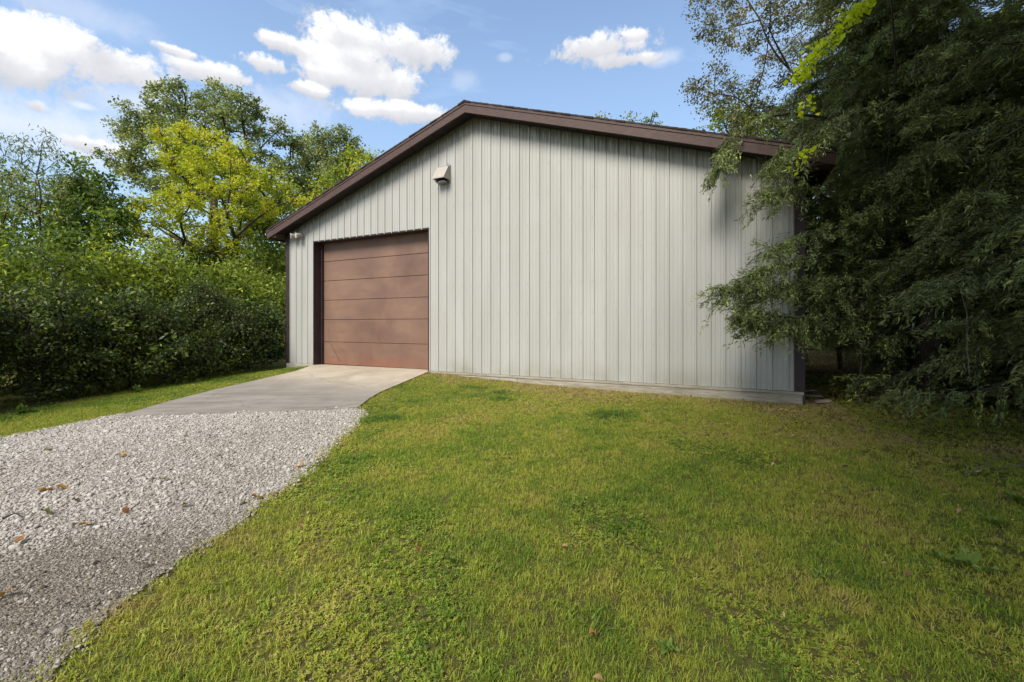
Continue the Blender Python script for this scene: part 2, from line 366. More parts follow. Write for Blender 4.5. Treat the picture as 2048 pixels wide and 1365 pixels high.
def poly_sheet(name, poly, mat, dz, res=.22, skirt=.06, wob=.0):
    """triangulated sheet following the land inside an outline"""
    P = []
    for a, b in zip(poly, poly[1:]+poly[:1]):
        n = max(1, int(np.hypot(*(b-a))/.18)); P += [a+(b-a)*k/n for k in range(n)]
    P = np.array(P)
    if wob: P = P+np.stack([fbm(P[:, 0], P[:, 1], 5, 3, 3.)-.5, fbm(P[:, 0], P[:, 1], 6, 3, 3.)-.5], 1)*wob
    lo = P.min(0); hi = P.max(0)
    gx, gy = np.meshgrid(np.arange(lo[0], hi[0], res), np.arange(lo[1], hi[1], res)); gx = gx.ravel(); gy = gy.ravel()
    k = inside(P, gx, gy) & (edge_dist(P, gx, gy) > res*.5)
    pts = [Vector(p) for p in P]+[Vector((a, b)) for a, b in zip(gx[k], gy[k])]
    from mathutils.geometry import delaunay_2d_cdt
    n = len(P)
    vs, es, fs, *_ = delaunay_2d_cdt(pts, [(i, (i+1) % n) for i in range(n)], [], 1, 1e-5)
    V2 = np.array([(v.x, v.y) for v in vs]); T = np.array(fs)
    V = np.column_stack([V2, ground(V2[:, 0], V2[:, 1])+dz])
    if skirt:
        ring = V[[int(np.argmin(np.hypot(V2[:, 0]-p[0], V2[:, 1]-p[1]))) for p in P]]; low = ring-np.array([0, 0, skirt+dz])
        b = len(V); V = np.concatenate([V, ring, low]); i = np.arange(n); jn = (i+1) % n
        S_ = np.stack([b+i, b+jn, b+n+jn, b+n+i], 1)
        o = mesh_np(name, V, [T, S_], mat)
    else: o = mesh_np(name, V, [T], mat)
    bm = bmesh.new(); bm.from_mesh(o.data); bmesh.ops.recalc_face_normals(bm, faces=bm.faces[:])
    if sum(f.normal.z for f in bm.faces) < 0:
        for f in bm.faces: f.normal_flip()
    bm.to_mesh(o.data); bm.free(); return o
tag(poly_sheet('gravel_drive', GRAVEL, gravel_mat(), .012, .3, .03, .05), kind='structure')
tag(poly_sheet('driveway_apron', APRON, concrete_mat(), .028, .3, .1), kind='structure')

# ------------------------------------------------------------------ barn materials
def siding_mat():
    m, N, out = new_mat('painted_steel_siding'); o = obj_co(N)
    sep = N.add('ShaderNodeSeparateXYZ'); N.l.new(o, sep.inputs[0]); u, z = sep.outputs[0], sep.outputs[2]
    top = N.m('ADD', N.m('MULTIPLY', N.m('MINIMUM', u, N.m('SUBTRACT', BW, u)), .333), 3.615)
    below = N.m('SUBTRACT', top, z)
    mp = N.add('ShaderNodeMapping'); mp.inputs['Scale'].default_value = (26, 1, .5); N.l.new(o, mp.inputs[0])
    st = N.noise(mp.outputs[0], 1.0, 4, .65)
    blot = N.noise(o, .9, 4, .55); mp2 = N.add('ShaderNodeMapping'); mp2.inputs['Scale'].default_value = (3.5, 1, .35); N.l.new(o, mp2.inputs[0]); pan = N.noise(mp2.outputs[0], 1.0, 3, .5)
    c = N.mix(N.ss(pan.outputs[0], .3, .7), (.405, .395, .355, 1), (.45, .442, .405, 1))
    c = N.mix(N.ss(blot.outputs[0], .40, .72, 0, .30), c, (.40, .385, .325, 1))
    # mildew runs below the soffit, each of its own length
    ln = N.m('MULTIPLY', N.ss(st.outputs[0], .30, .72), .55)
    run = N.m('MULTIPLY', N.m('SUBTRACT', 1.0, N.m('DIVIDE', below, N.m('ADD', ln, .03)), clamp=True), 1.0)
    c = N.mix(N.m('MULTIPLY', N.ss(run, 0, .9), .80), c, (.12, .125, .085, 1))
    # splashed dirt at the foot
    foot = N.m('MULTIPLY', N.ss(z, .45, 0.0), N.ss(blot.outputs[0], .35, .65))
    c = N.mix(N.m('MULTIPLY', foot, .55), c, (.26, .24, .17, 1))
    principled(N, out, c, .42, .4); return m
def brown_mat(name, c0, c1, rough=.55, scale=(2, 2, 2)):
    m, N, out = new_mat(name); o = obj_co(N)
    mp = N.add('ShaderNodeMapping'); mp.inputs['Scale'].default_value = scale; N.l.new(o, mp.inputs[0])
    n = N.noise(mp.outputs[0], 3, 5, .6)
    principled(N, out, N.mix(N.ss(n.outputs[0], .3, .7), (*c0, 1), (*c1, 1)), rough, .35, N.noise(o, 70, 2, .5).outputs[0], .05, .003); return m
def door_mat():
    m, N, out = new_mat('faded_brown_door'); o = obj_co(N)
    n = N.noise(o, .8, 5, .6, .4); mp = N.add('ShaderNodeMapping'); mp.inputs['Scale'].default_value = (.6, 1, 3.0); N.l.new(o, mp.inputs[0])
    n2 = N.noise(mp.outputs[0], 1.6, 4, .6); tex = N.noise(o, 140, 2, .5)
    c = N.ramp(n.outputs[0], [(.28, (.145, .082, .060)), (.5, (.210, .124, .086)), (.72, (.265, .160, .108))])
    c = N.mix(N.ss(n2.outputs[0], .45, .75, 0, .5), c, (.16, .095, .080, 1))
    rust = N.add('ShaderNodeSeparateXYZ'); N.l.new(o, rust.inputs[0])
    c = N.mix(N.m('MULTIPLY', N.ss(rust.outputs[2], .30, 0.0), N.ss(n2.outputs[0], .3, .6, 0, .6)), c, (.27, .09, .045, 1))
    principled(N, out, c, .5, .4, tex.outputs[0], .12, .004); return m
def wood_mat(name, c0, c1, c2):
    m, N, out = new_mat(name); o = obj_co(N)
    mp = N.add('ShaderNodeMapping'); mp.inputs['Scale'].default_value = (1.2, 8, 14); N.l.new(o, mp.inputs[0])
    n = N.noise(mp.outputs[0], 2.5, 6, .65, .6); b = N.noise(o, 3.0, 4, .6)
    c = N.ramp(n.outputs[0], [(.3, c0), (.5, c1), (.72, c2)])
    c = N.mix(N.ss(b.outputs[0], .5, .75, 0, .45), c, (.20, .19, .13, 1))
    principled(N, out, c, .85, .2, n.outputs[0], .4, .006); return m
def plain(name, c, rough=.5, spec=.4, metal=0.0):
    m, N, out = new_mat(name); n = N.noise(pos(N), 25, 4, .6)
    principled(N, out, N.mix(N.ss(n.outputs[0], .3, .7), (*[x*.85 for x in c], 1), (*c, 1)), rough, spec, metal=metal); return m
M['siding'] = siding_mat()
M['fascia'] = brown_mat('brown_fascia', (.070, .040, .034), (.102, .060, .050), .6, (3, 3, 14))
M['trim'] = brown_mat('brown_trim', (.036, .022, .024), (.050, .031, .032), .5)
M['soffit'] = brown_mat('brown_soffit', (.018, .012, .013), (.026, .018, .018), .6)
M['door'] = door_mat()
M['skirt'] = wood_mat('weathered_board', (.22, .19, .14), (.34, .30, .23), (.46, .42, .34))
M['shingle'] = brown_mat('asphalt_shingle', (.035, .028, .025), (.065, .052, .046), .95, (8, 8, 8))
M['conc'] = wood_mat('old_concrete', (.30, .27, .22), (.40, .37, .31), (.48, .45, .38))
M['white'] = plain('aged_white_metal', (.47, .425, .37), .5)
M['grey'] = plain('grey_plastic', (.42, .42, .40), .45)
M['lens'] = plain('lamp_glass', (.62, .64, .66), .2, .5)
M['black'] = plain('black_rubber', (.02, .02, .02), .7)
M['steel'] = plain('galvanised_steel', (.38, .38, .37), .4, .5, .6)
M['scrap'] = wood_mat('split_wood', (.20, .16, .11), (.34, .29, .22), (.48, .43, .35))

# ------------------------------------------------------------------ barn
PITCH = 1/3.; EH = 3.615; OH = .335; EV = .36; DEPTH = 15.0
barn = empty('pole_barn', (RC[0], RC[1], Z0), math.atan2(DV[1], DV[0]))
tag(barn, 'large light grey ribbed metal pole barn with brown trim and garage door', 'barn')
def rz(u): return EH+PITCH*min(u, BW-u)
DU0, DU1, DTOP = 7.32, 11.12, 3.31

# ribbed steel sheets, one every 0.914 m
RIB = .2286; R0 = .19
prof = [(-.022, .0), (-.012, .022), (.012, .022), (.022, .0), (.064, 0), (.070, .0045), (.078, .0045), (.084, 0), (.1446, 0), (.1506, .0045), (.1586, .0045), (.1646, 0)]
allp = []
for k in range(-1, 54):
    for du, q in prof:
        allp.append((R0+k*RIB+du, q))
allp = [p for p in allp if .02 <= p[0] <= BW-.02]
allp = [(.02, 0)]+allp+[(BW-.02, 0)]
cuts = [.02]+[R0+RIB*(4*k)-.03 for k in range(1, 14) if R0+RIB*4*k < BW-.2]+[BW-.02]
for a, b in zip(cuts, cuts[1:]):
    pts = [p for p in allp if a < p[0] < b]
    qi = lambda u: float(np.interp(u, [p[0] for p in allp], [p[1] for p in allp]))
    pts = [(a, qi(a))]+pts+[(b+.004, qi(b)+.0015)]
    for e in (DU0, DU1, BW/2):
        if a < e < b: pts.append((e, qi(e)))
    pts.sort(); off = rng.uniform(-.0008, .0008)
    bm = bmesh.new()
    for (u0, q0), (u1, q1) in zip(pts, pts[1:]):
        if u1-u0 < 1e-5: continue
        mid = (u0+u1)/2; zb = DTOP if DU0 < mid < DU1 else 0.0
        v = [bm.verts.new((u, q+off, z)) for u, q, z in ((u0, q0, zb), (u1, q1, zb), (u1, q1, rz(u1)+.03), (u0, q0, rz(u0)+.03))]
        bm.faces.new(v[::-1])
    bmesh.ops.remove_doubles(bm, verts=bm.verts[:], dist=1e-5)
    me = bpy.data.meshes.new('siding_panel'); bm.to_mesh(me); bm.free(); me.materials.append(M['siding'])
    o = bpy.data.objects.new('siding_panel', me); COL.objects.link(o); o.parent = barn
# screw rows, too small to pick apart
bm = bmesh.new()
for k in range(0, 53):
    u = R0+k*RIB+.030
    if u > BW-.1: continue
    for z in [.10]+[.10+.61*i for i in range(1, 10)]:
        if z > rz(u)-.08 or (DU0-.02 < u < DU1+.02 and z < DTOP+.03): continue
        c = [bm.verts.new((u+.008*math.cos(t), .0075, z+.008*math.sin(t))) for t in (0, 1.047, 2.094, 3.142, 4.189, 5.236)]
        c2 = [bm.verts.new((u+.008*math.cos(t), .0005, z+.008*math.sin(t))) for t in (0, 1.047, 2.094, 3.142, 4.189, 5.236)]
        bm.faces.new(c)
        for i in range(6): bm.faces.new((c[i], c2[i], c2[(i+1) % 6], c[(i+1) % 6]))
me = bpy.data.meshes.new('screws'); bm.to_mesh(me); bm.free(); me.materials.append(M['steel'])
o = bpy.data.objects.new('screws', me); COL.objects.link(o); o.parent = barn; o['kind'] = 'stuff'

# side and back walls
for nm, u0, u1, q0, q1 in (('side_wall', .005, .055, -DEPTH, -.02), ('side_wall', BW-.055, BW-.005, -DEPTH, -.02)):
    MB().box(u0, u1, q0, q1, 0, EH).done(nm, M['siding'], barn)
MB().prism([(.06, 0), (BW-.06, 0), (BW-.06, EH), (BW/2, EH+PITCH*BW/2-.02), (.06, EH)], 'y', -DEPTH, -DEPTH+.04).done('back_wall', M['siding'], barn)

# corner trims
MB().box(-.045, .10, -.012, .026, .0, EH+.02).box(-.045, -.012, -.14, -.0125, .0, EH+.02).done('corner_trim', M['trim'], barn)
MB().box(BW-.10, BW+.045, -.012, .026, .0, EH+.02).box(BW+.012, BW+.045, -.14, -.0125, .0, EH+.02).done('corner_trim', M['trim'], barn)
MB().box(-.05, .005, -.06, .012, -.25, -.004, .004).done('corner_post', M['trim'], barn)
# foot of the wall: drip strip, two boards, old concrete beyond the door
MB().box(-.03, DU0-.02, -.03, .034, -.052, -.006, .004).done('drip_strip', M['skirt'], barn)
MB().box(-.012, 5.02, -.03, .024, -.235, -.056, .004).done('skirt_board', M['skirt'], barn)
MB().box(5.03, DU0-.02, -.03, .020, -.25, -.056, .004).done('skirt_board', M['conc'], barn)['label'] = 'paler broken board'
MB().box(DU1+.04, BW+.03, -.05, .03, -.28, -.008, .008).done('concrete_footing', M['conc'], barn)

# rake: soffit panels, fascia boards, drip edge, shingles
apex = EH+PITCH*BW/2; sl_len = math.hypot(1, PITCH)
np_ = 21
for side in (0, 1):
    def uu(u): return u if side == 0 else BW-u
    ua, ub = -EV, BW/2
    st = (ub-ua)/np_
    for k in range(np_):
        a = ua+k*st+.004; b = ua+(k+1)*st-.004
        za, zb_ = EH+PITCH*a, EH+PITCH*b
        m_ = MB(); bm = m_.bm
        pts = []
        for (u, z) in ((a, za), (b, zb_)):
            for q in (.03, OH-.004):
                for dz in (.0, .012): pts.append(bm.verts.new((uu(u), q, z+dz)))
        for f in ((0,1,3,2),(4,6,7,5),(0,4,5,1),(2,3,7,6),(0,2,6,4),(1,5,7,3)): bm.faces.new([pts[i] for i in f])
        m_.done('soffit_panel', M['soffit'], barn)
    y0, y1 = OH, OH+.04
    zf = lambda u, d: EH+PITCH*u+d
    MB().prism([(uu(ua), zf(ua, -.035)), (uu(ub), zf(ub, -.035)), (uu(ub), zf(ub, .125)), (uu(ua), zf(ua, .125))], 'y', y0, y1).done('fascia_board', M['fascia'], barn)
    MB().prism([(uu(ua-.005), zf(ua, .127)), (uu(ub), zf(ub, .127)), (uu(ub), zf(ub, .178)), (uu(ua-.005), zf(ua, .178))], 'y', y0-.004, y1+.012).done('rake_trim', M['fascia'], barn)
    # eave: boxed soffit, board and gutter line running back
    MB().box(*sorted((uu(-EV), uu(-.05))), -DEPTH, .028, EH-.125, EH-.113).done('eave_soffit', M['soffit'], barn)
    MB().box(*sorted((uu(-EV-.03), uu(-EV))), -DEPTH, OH-.001, EH-.155, EH+.06).done('eave_board', M['fascia'], barn)
    MB().prism([(uu(-EV), EH-.125), (uu(-.05), EH-.125), (uu(-.05), EH-.017), (uu(-EV), EH-.121)], 'y', .029, OH-.002).done('eave_return', M['fascia'], barn)
    # roof deck and shingle courses (stepped)
    cn = 44; bm = bmesh.new(); tot = BW/2+EV+.03
    nseg = 60; qs = np.linspace(y1+.03, -DEPTH-.3, nseg+1)
    for k in range(cn):
        a = -EV-.03+tot*k/cn; b = -EV-.03+tot*(k+1)/cn+(.03 if k < cn-1 else 0)
        j0 = rng.uniform(-.004, .012)
        zt0, zt1 = EH+PITCH*a+.200+.012, EH+PITCH*b+.200+.004
        vs = []
        for u, z, bz in ((a, zt0, .180), (b, zt1, .180)):
            zl = EH+PITCH*u+bz
            for q in (y1+.02+j0, -DEPTH-.3): vs += [bm.verts.new((uu(u), q, z)), bm.verts.new((uu(u), q, zl))]
        for f in ((0,2,6,4),(1,5,7,3),(0,4,5,1),(2,3,7,6),(0,1,3,2),(4,6,7,5)): bm.faces.new([vs[i] for i in f])
    bmesh.ops.recalc_face_normals(bm, faces=bm.faces[:])
    me = bpy.data.meshes.new('shingle_roof'); bm.to_mesh(me); bm.free(); me.materials.append(M['shingle'])
    o = bpy.data.objects.new('shingle_roof', me); COL.objects.link(o); o.parent = barn; o['kind'] = 'stuff'
MB().prism([(BW/2-.16, apex+.150), (BW/2, apex+.203), (BW/2+.16, apex+.150), (BW/2, apex+.224)], 'y', OH+.07, -DEPTH-.3).done('ridge_cap', M['shingle'], barn)

# door: jambs, header and six sections
MB().box(DU1-.002, DU1+.028, -.30, .022, -.05, DTOP+.03).done('door_jamb', M['trim'], barn)
MB().box(DU0-.028, DU0+.002, -.30, .022, -.05, DTOP+.03).done('door_jamb', M['trim'], barn)
MB().box(DU0-.001, DU1+.001, -.30, .0215, DTOP-.005, DTOP+.028).done('door_header', M['trim'], barn)
MB().box(DU1-.055, DU1-.003, -.262, -.20, -.03, DTOP-.006).done('door_stop', M['trim'], barn)
MB().box(DU0+.003, DU0+.03, -.262, -.20, -.03, DTOP-.006).done('door_stop', M['trim'], barn)
door = empty('overhead_door', (0, 0, 0)); door.parent = barn
z = -0.015
for h in (.61, .61, .533, .533, .533, .533):
    MB().box(DU0+.004, DU1-.004, -.33, -.268, z+.004, min(z+h, DTOP+.02)-.004, .010).done('door_section', M['door'], door)
    MB().box(DU0+.004, DU1-.004, -.325, -.278, z+h-.006, z+h+.006).done('section_joint', M['soffit'], door)
    z += h
MB().box(DU0+.003, DU1-.003, -.318, -.272, -.05, -.012).done('bottom_seal', M['black'], door)
# brace crease across the lowest section
mm = MB(); b = bmesh.ops.create_cube(mm.bm, size=1.0)
for v in b['verts']:
    v.co = Vector((v.co.x*.010, v.co.y*.004, v.co.z*.58)); v.co = Matrix.Rotation(.62, 4, 'Y') @ v.co; v.co += Vector((DU1-.50, -.2675, .30))
mm.done('brace_crease', M['trim'], door)
# dark room behind
MB().box(DU0-.1, DU1+.1, -.42, -.40, 0, DTOP+.1).done('inner_backing', M['black'], barn)

def barn_pt(u, q, z): 
    p = wl(u, q); return Vector((p[0], p[1], Z0+z))
BR = math.atan2(DV[1], DV[0])
# vent hood on the wall
hood = empty('vent_hood', barn_pt(6.87, 0.02, 4.36), BR)
tag(hood, 'small off-white sloping metal vent hood high on the grey wall beside the garage door', 'vent')
mm = MB(); bm = mm.bm
w = .155
sh = [(0, .30), (.06, .30), (.24, .02), (.24, -.005), (.225, -.005), (.225, .012), (.052, .285), (0, .285)]
mm.prism(sh, 'x', -w, w)
for s in (-1, 1):
    mm.prism([(0, .284), (.053, .284), (.224, .011), (.224, -.005), (0, -.005)], 'x', s*w-(.012 if s > 0 else 0), s*w+(.012 if s < 0 else 0))
mm.done('hood_shell', M['white'], hood)
MB().box(-.13, .13, .0, .19, .02, .05).done('damper_flap', M['black'], hood)
MB().box(-.17, .17, -.012, .006, -.05, .34).done('back_plate', M['steel'], hood)
MB().box(-.10, .12, .01, .15, -.075, -.035, .006).done('lower_bracket', M['steel'], hood)
MB().box(.09, .13, .10, .20, -.06, -.02, .004).done('bracket_clip', M['white'], hood)
pts = [(-.13+.035*math.cos(t), .012+.012*t/6, .30+.045*math.sin(t)+.004*t) for t in np.linspace(-1, 11, 40)]
V, Q = tubes([(np.array(pts), .004)], 5); mesh_np('wire_coil', V, [Q], M['steel'], hood)
# twin flood lamp at the left corner
lamp = empty('flood_light', barn_pt(11.58, .02, 3.50), BR)
tag(lamp, 'pale twin-headed flood lamp under the eave at the left corner of the barn', 'lamp')
MB().lathe([(.055, 0), (.055, .02), (.035, .035), (.02, .06)], Matrix.Rotation(-math.pi/2, 4, 'X'), 14).done('wall_plate', M['grey'], lamp)
for sx, tx, dz in ((.17, .55, .02), (-.02, .30, .015)):
    R_ = Matrix.Translation((sx, .13, dz)) @ Matrix.Rotation(-tx, 4, 'Z') @ Matrix.Rotation(-math.pi/2-.25, 4, 'X')
    h_ = MB().lathe([(.03, -.10), (.045, -.085), (.052, -.02), (.075, .07), (.078, .085), (.070, .085), (.060, .06)], R_, 14).done('lamp_head', M['white'], lamp, True)
    MB().lathe([(.068, .062), (.068, .072), (.03, .080)], R_, 14).done('lamp_lens', M['lens'], h_, True)
    V, Q = tubes([(np.array([(0.0, .05, 0), (sx*.5, .07, dz*.5), (sx, .09, dz)]), .012)], 6); mesh_np('swivel_arm', V, [Q], M['grey'], lamp)

# ------------------------------------------------------------------ foliage engine
def unit(v): return v/(np.linalg.norm(v, axis=-1, keepdims=True)+1e-9)
def leaves(C, axis, normal, L, Wd, bend=.15):
    """kite-shaped leaves -> verts (4n,3), quads"""
    n = len(C); a = unit(axis); nn = normal-(np.sum(normal*a, 1, keepdims=True))*a; nn = unit(nn); b = np.cross(a, nn)
    L = np.broadcast_to(L, (n,))[:, None]; Wd = np.broadcast_to(Wd, (n,))[:, None]
    v0 = C-a*L*.5; v2 = C+a*L*.5-nn*L*bend; mid = C-a*L*.06+nn*L*.03
    V = np.stack([v0, mid+b*Wd*.5, v2, mid-b*Wd*.5], 1).reshape(-1, 3)
    return V, np.arange(4*n).reshape(-1, 4)

def needles(C, axis, normal, L, Wd):
    n = len(C); a = unit(axis); b = unit(np.cross(a, normal)); L = L[:, None]; Wd = Wd[:, None]
    V = np.stack([C-a*L*.5-b*Wd*.5, C-a*L*.35+b*Wd*.6, C+a*L*.5], 1).reshape(-1, 3)
    return V, np.arange(3*n).reshape(-1, 3)

def poly_clumps(poly, Z, dz, n, r, seed, tries=60):
    """n clump centres spread inside an outline of the tree, at the tree's own distance; r in metres"""
    g = np.random.default_rng(seed); P = np.array(poly, float); lo, hi = P.min(0), P.max(0); out = []
    cx = P.mean(0)
    for _ in range(n):
        best = None; bd = -1
        for _ in range(tries):
            q = lo+(hi-lo)*g.random(2)
            if not inside(P, q[0], q[1]): continue
            d = min([np.hypot(*(q-o[:2])) for o in out] or [1e3])
            if d > bd: bd = d; best = q
        if best is not None: out.append(np.array([*best, 0]))
    C = []
    for q in out:
        e = float(edge_dist(P, q[0], q[1])); half = min(1., e/F*Z*1.6/dz+.25)
        zz = Z+g.uniform(-1, 1)*dz*half
        p = at(q[0], q[1], Z); d = p-np.array([0, 0, CAMZ]); p = np.array([0, 0, CAMZ])+d*(zz/Z)
        C.append(np.array([*p, r*g.uniform(.75, 1.25)]))
    return np.array(C)

def skeleton(base, seeds, C, r_tip=.02, r_pow=.48, g=None, up=True):
    """joins clump centres to the seeded limbs; returns tube paths"""
    nodes = []; par = []
    for line in seeds:
        for i, p in enumerate(line):
            p = np.array(p, float)
            if i == 0 and nodes:
                k = int(np.argmin([np.linalg.norm(p-q) for q in nodes]))
                if np.linalg.norm(p-nodes[k]) < .05: last = k; continue
                nodes.append(p); par.append(k); last = len(nodes)-1; continue
            nodes.append(p); par.append(last if i > 0 else -1); last = len(nodes)-1
    nseed = len(nodes); path_len = [0]*nseed
    for i in range(nseed):
        path_len[i] = 0 if par[i] < 0 else path_len[par[i]]+np.linalg.norm(nodes[i]-nodes[par[i]])
    b0 = nodes[0]
    for c in sorted(C.tolist(), key=lambda c: np.linalg.norm(np.array(c[:3])-b0)):
        p = np.array(c[:3]); N_ = np.array(nodes); d = np.linalg.norm(N_-p, axis=1); sc = d+.35*np.array(path_len)+np.where(N_[:, 2] > p[2]+.3, 2.0, 0)+np.where(np.arange(len(N_)) == 0, 3, 0)
        k = int(np.argmin(sc)); nodes.append(p); par.append(k); path_len.append(path_len[k]+d[k])
    cnt = np.ones(len(nodes))
    for i in range(len(nodes)-1, -1, -1):
        if par[i] >= 0: cnt[par[i]] += cnt[i]
    # descendants may be listed before parents only for seeds, whose order is already parent-first
    paths = []
    for i in range(len(nodes)):
        if par[i] < 0: continue
        a, b = nodes[par[i]], nodes[i]; L = np.linalg.norm(b-a); r0, r1 = r_tip*cnt[par[i]]**r_pow, r_tip*cnt[i]**r_pow
        r0 = min(r0, r1*1.5+.01)
        m = (a+b)/2+g.normal(0, .07, 3)*L+np.array([0, 0, .06*L if i >= nseed else 0]); q1 = a*.6+m*.4
        t = np.linspace(0, 1, 6)[:, None]; P = (1-t)**2*a+2*t*(1-t)*m+t*t*b
        paths.append((P, np.linspace(r0, r1, 6)))
    return paths, nodes

def foliage(C, per_m2, leaf, mat, name, parent, g, sub=14, sub_r=.32, aspect=.5, droop=.2, outward=.5, tone=(.5, .22), squash=.8, min_sub=4, up_bias=.6):
    """leaf clusters set about each clump centre, most of them near the clump's skin; returns object and cluster centres"""
    LV = []; T = []; tw = []
    Cs = []; owner = []
    for i, c in enumerate(C):
        k = max(min_sub, int(sub*(c[3])**1.6)) if sub else min_sub
        d = unit(g.normal(size=(k, 3))); rr = c[3]*(g.random((k, 1))**.45)
        p = c[:3]+d*rr*np.array([1, 1, squash]); Cs.append(p); owner += [i]*k
    Cs = np.concatenate(Cs); owner = np.array(owner); K = len(Cs)
    m = max(3, int(per_m2)); n = K*m
    ctr = np.repeat(Cs, m, 0); own = np.repeat(owner, m)
    P = ctr+np.clip(g.normal(0, 1, (n, 3)), -2.1, 2.1)*sub_r*np.array([1, 1, .7])*np.repeat(g.uniform(.6, 1.3, K), m)[:, None]
    out = unit(P-C[own, :3]*1.0)
    ax = unit(g.normal(size=(n, 3))+out*outward-np.array([0, 0, droop])); nrm = unit(g.normal(size=(n, 3))*.8+out*.35+np.array([0, 0, up_bias]))
    L = leaf*g.uniform(.65, 1.3, n)
    V, Q = leaves(P, ax, nrm, L, L*aspect)
    tclump = np.repeat(g.normal(0, .13, K), m)+g.normal(0, .13, len(C))[own]
    t = np.clip(tone[0]+tone[1]*g.normal(size=n)+tclump, 0, 1)
    o = mesh_np(name, V, [Q], mat, parent, {'tone': np.repeat(t, 4)})
    return o, Cs, owner

def make_tree(name, label, cat, base, seeds, C, leaf, mat, bark, seed, group=None, per=40, sub=14, sub_r=.32, aspect=.5, droop=.2, tone=(.5, .2), r_tip=.02, twigs=True, min_sub=4, squash=.8, up_bias=.6, outward=.5):
    g = np.random.default_rng(seed)
    root = empty(name, base); tag(root, label, cat, group)
    B = np.array(base); Cl = C.copy(); Cl[:, :3] -= B; sd = [[np.array(p)-B for p in s] for s in seeds]
    paths, nodes = skeleton(B*0, sd, Cl, r_tip, .48, g)
    o, Cs, own = foliage(Cl, per, leaf, mat, 'crown', root, g, sub, sub_r, aspect, droop, outward, tone, squash, min_sub, up_bias)
    if twigs:
        for p, k in zip(Cs, own):
            a = Cl[k, :3]; m_ = (a+p)/2+g.normal(0, .06, 3)+np.array([0, 0, .05]); paths.append((np.array([a, m_, p]), np.array([r_tip*.7, r_tip*.5, r_tip*.25])))
    V, Q = tubes(paths, 5); mesh_np('trunk', V, [Q], bark, root, smooth=True)
    return root

def gz(x, y): return float(ground(x, y))

# ------------------------------------------------------------------ trees on the left
Zk = 34.; bx = at(430, 600, Zk)
oakP = [(312,172),(345,165),(400,158),(440,175),(480,190),(515,215),(545,240),(560,255),(590,285),(600,320),(610,360),(600,420),(540,430),(440,400),(330,400),(285,385),(245,345),(228,320),(262,300),(250,262),(275,235),(300,205)]
make_tree('oak_tree', 'tall dark green oak tree rising behind the yellow tree', 'tree', (bx[0], bx[1], gz(bx[0], bx[1])-.1),
          [[(bx[0], bx[1], gz(bx[0], bx[1])-.1), at(432, 520, Zk), at(428, 400, Zk), at(425, 300, Zk)], [at(428, 400, Zk), at(360, 320, Zk-1)], [at(428, 400, Zk), at(500, 320, Zk+1)]],
          poly_clumps(oakP, Zk, 6, 58, 1.15, 11), .23, M['oak'], M['bark'], 1, per=46, sub=11, sub_r=.27, aspect=.55, tone=(.5, .2), r_tip=.045)
Zk = 38.; bx = at(672, 600, Zk)
oak2P = [(600,330),(615,285),(650,272),(690,275),(715,295),(728,318),(722,360),(690,400),(640,420),(600,410)]
make_tree('oak_tree', 'lower round dark oak crown showing just above the left roof slope', 'tree', (bx[0], bx[1], 0.0),
          [[(bx[0], bx[1], -.1), at(668, 480, Zk), at(664, 380, Zk)]], poly_clumps(oak2P, Zk, 4, 20, 1.4, 12), .24, M['oak'], M['bark'], 2, per=40, sub=11, sub_r=.30, aspect=.55, tone=(.48, .2), r_tip=.045)
Zk = 30.; bx = at(690, 620, Zk)
make_tree('young_tree', 'bright yellow-green sapling top peeking over the left roof slope', 'tree', (bx[0], bx[1], 0.05),
          [[(bx[0], bx[1], 0.), at(690, 480, Zk), at(692, 370, Zk)]], poly_clumps([(622,385),(640,372),(690,322),(722,308),(748,318),(720,380),(640,430),(612,440)], Zk, 2, 14, .75, 13), .22, M['yellow'], M['bark'], 3, per=18, sub=14, sub_r=.28, tone=(.35, .2), r_tip=.03)

Zk = 18.5; by = at(495, 640, Zk); byg = gz(by[0], by[1])
yP = [(322,268),(372,262),(408,262),(452,282),(486,300),(500,325),(512,350),(548,352),(585,378),(600,398),(585,425),(545,440),(510,455),(500,490),(455,500),(400,490),(345,500),(300,480),(262,462),(240,430),(248,408),(300,398),(336,392),(352,362),(342,330),(326,300)]
lim = [[(by[0]+.1, by[1], byg-.1), at(492, 590, Zk), at(486, 555, Zk), at(474, 530, Zk), at(462, 505, Zk)],
       [at(474, 530, Zk), at(440, 512, Zk-.3), at(405, 500, Zk-.5), at(372, 484, Zk-.6), at(330, 466, Zk-.7), at(300, 445, Zk-.6)],
       [at(462, 505, Zk), at(452, 478, Zk), at(440, 450, Zk+.2), at(422, 392, Zk+.2), at(402, 345, Zk+.2), at(385, 310, Zk)],
       [at(474, 530, Zk), at(477, 490, Zk+.4), at(480, 440, Zk+.5), at(470, 370, Zk+.5), at(455, 320, Zk+.4)],
       [at(486, 555, Zk), at(505, 520, Zk+.5), at(525, 470, Zk+.7), at(548, 420, Zk+.8)]]
make_tree('locust_tree', 'yellow-leaved tree with dark crooked forked trunk beyond the hedge', 'tree', (by[0], by[1], byg-.1), lim,
          poly_clumps(yP, Zk, 2.6, 66, .52, 21), .13, M['yellow'], M['bark'], 4, per=36, sub=27, sub_r=.165, aspect=.5, droop=.3, tone=(.56, .2), r_tip=.022)
Zk = 20.; bo = at(535, 640, Zk)
make_tree('young_tree', 'pale green bushy tree between the yellow tree and the barn corner', 'tree', (bo[0], bo[1], 0.1),
          [[(bo[0], bo[1], 0.), at(535, 560, Zk), at(530, 480, Zk), at(520, 420, Zk)]],
          poly_clumps([(500,380),(540,400),(572,430),(590,450),(590,600),(450,610),(380,590),(400,520),(470,500),(480,440)], Zk, 1.8, 44, .6, 31), .15, M['light'], M['bark'], 5, per=24, sub=24, sub_r=.24, tone=(.40, .2), r_tip=.02)
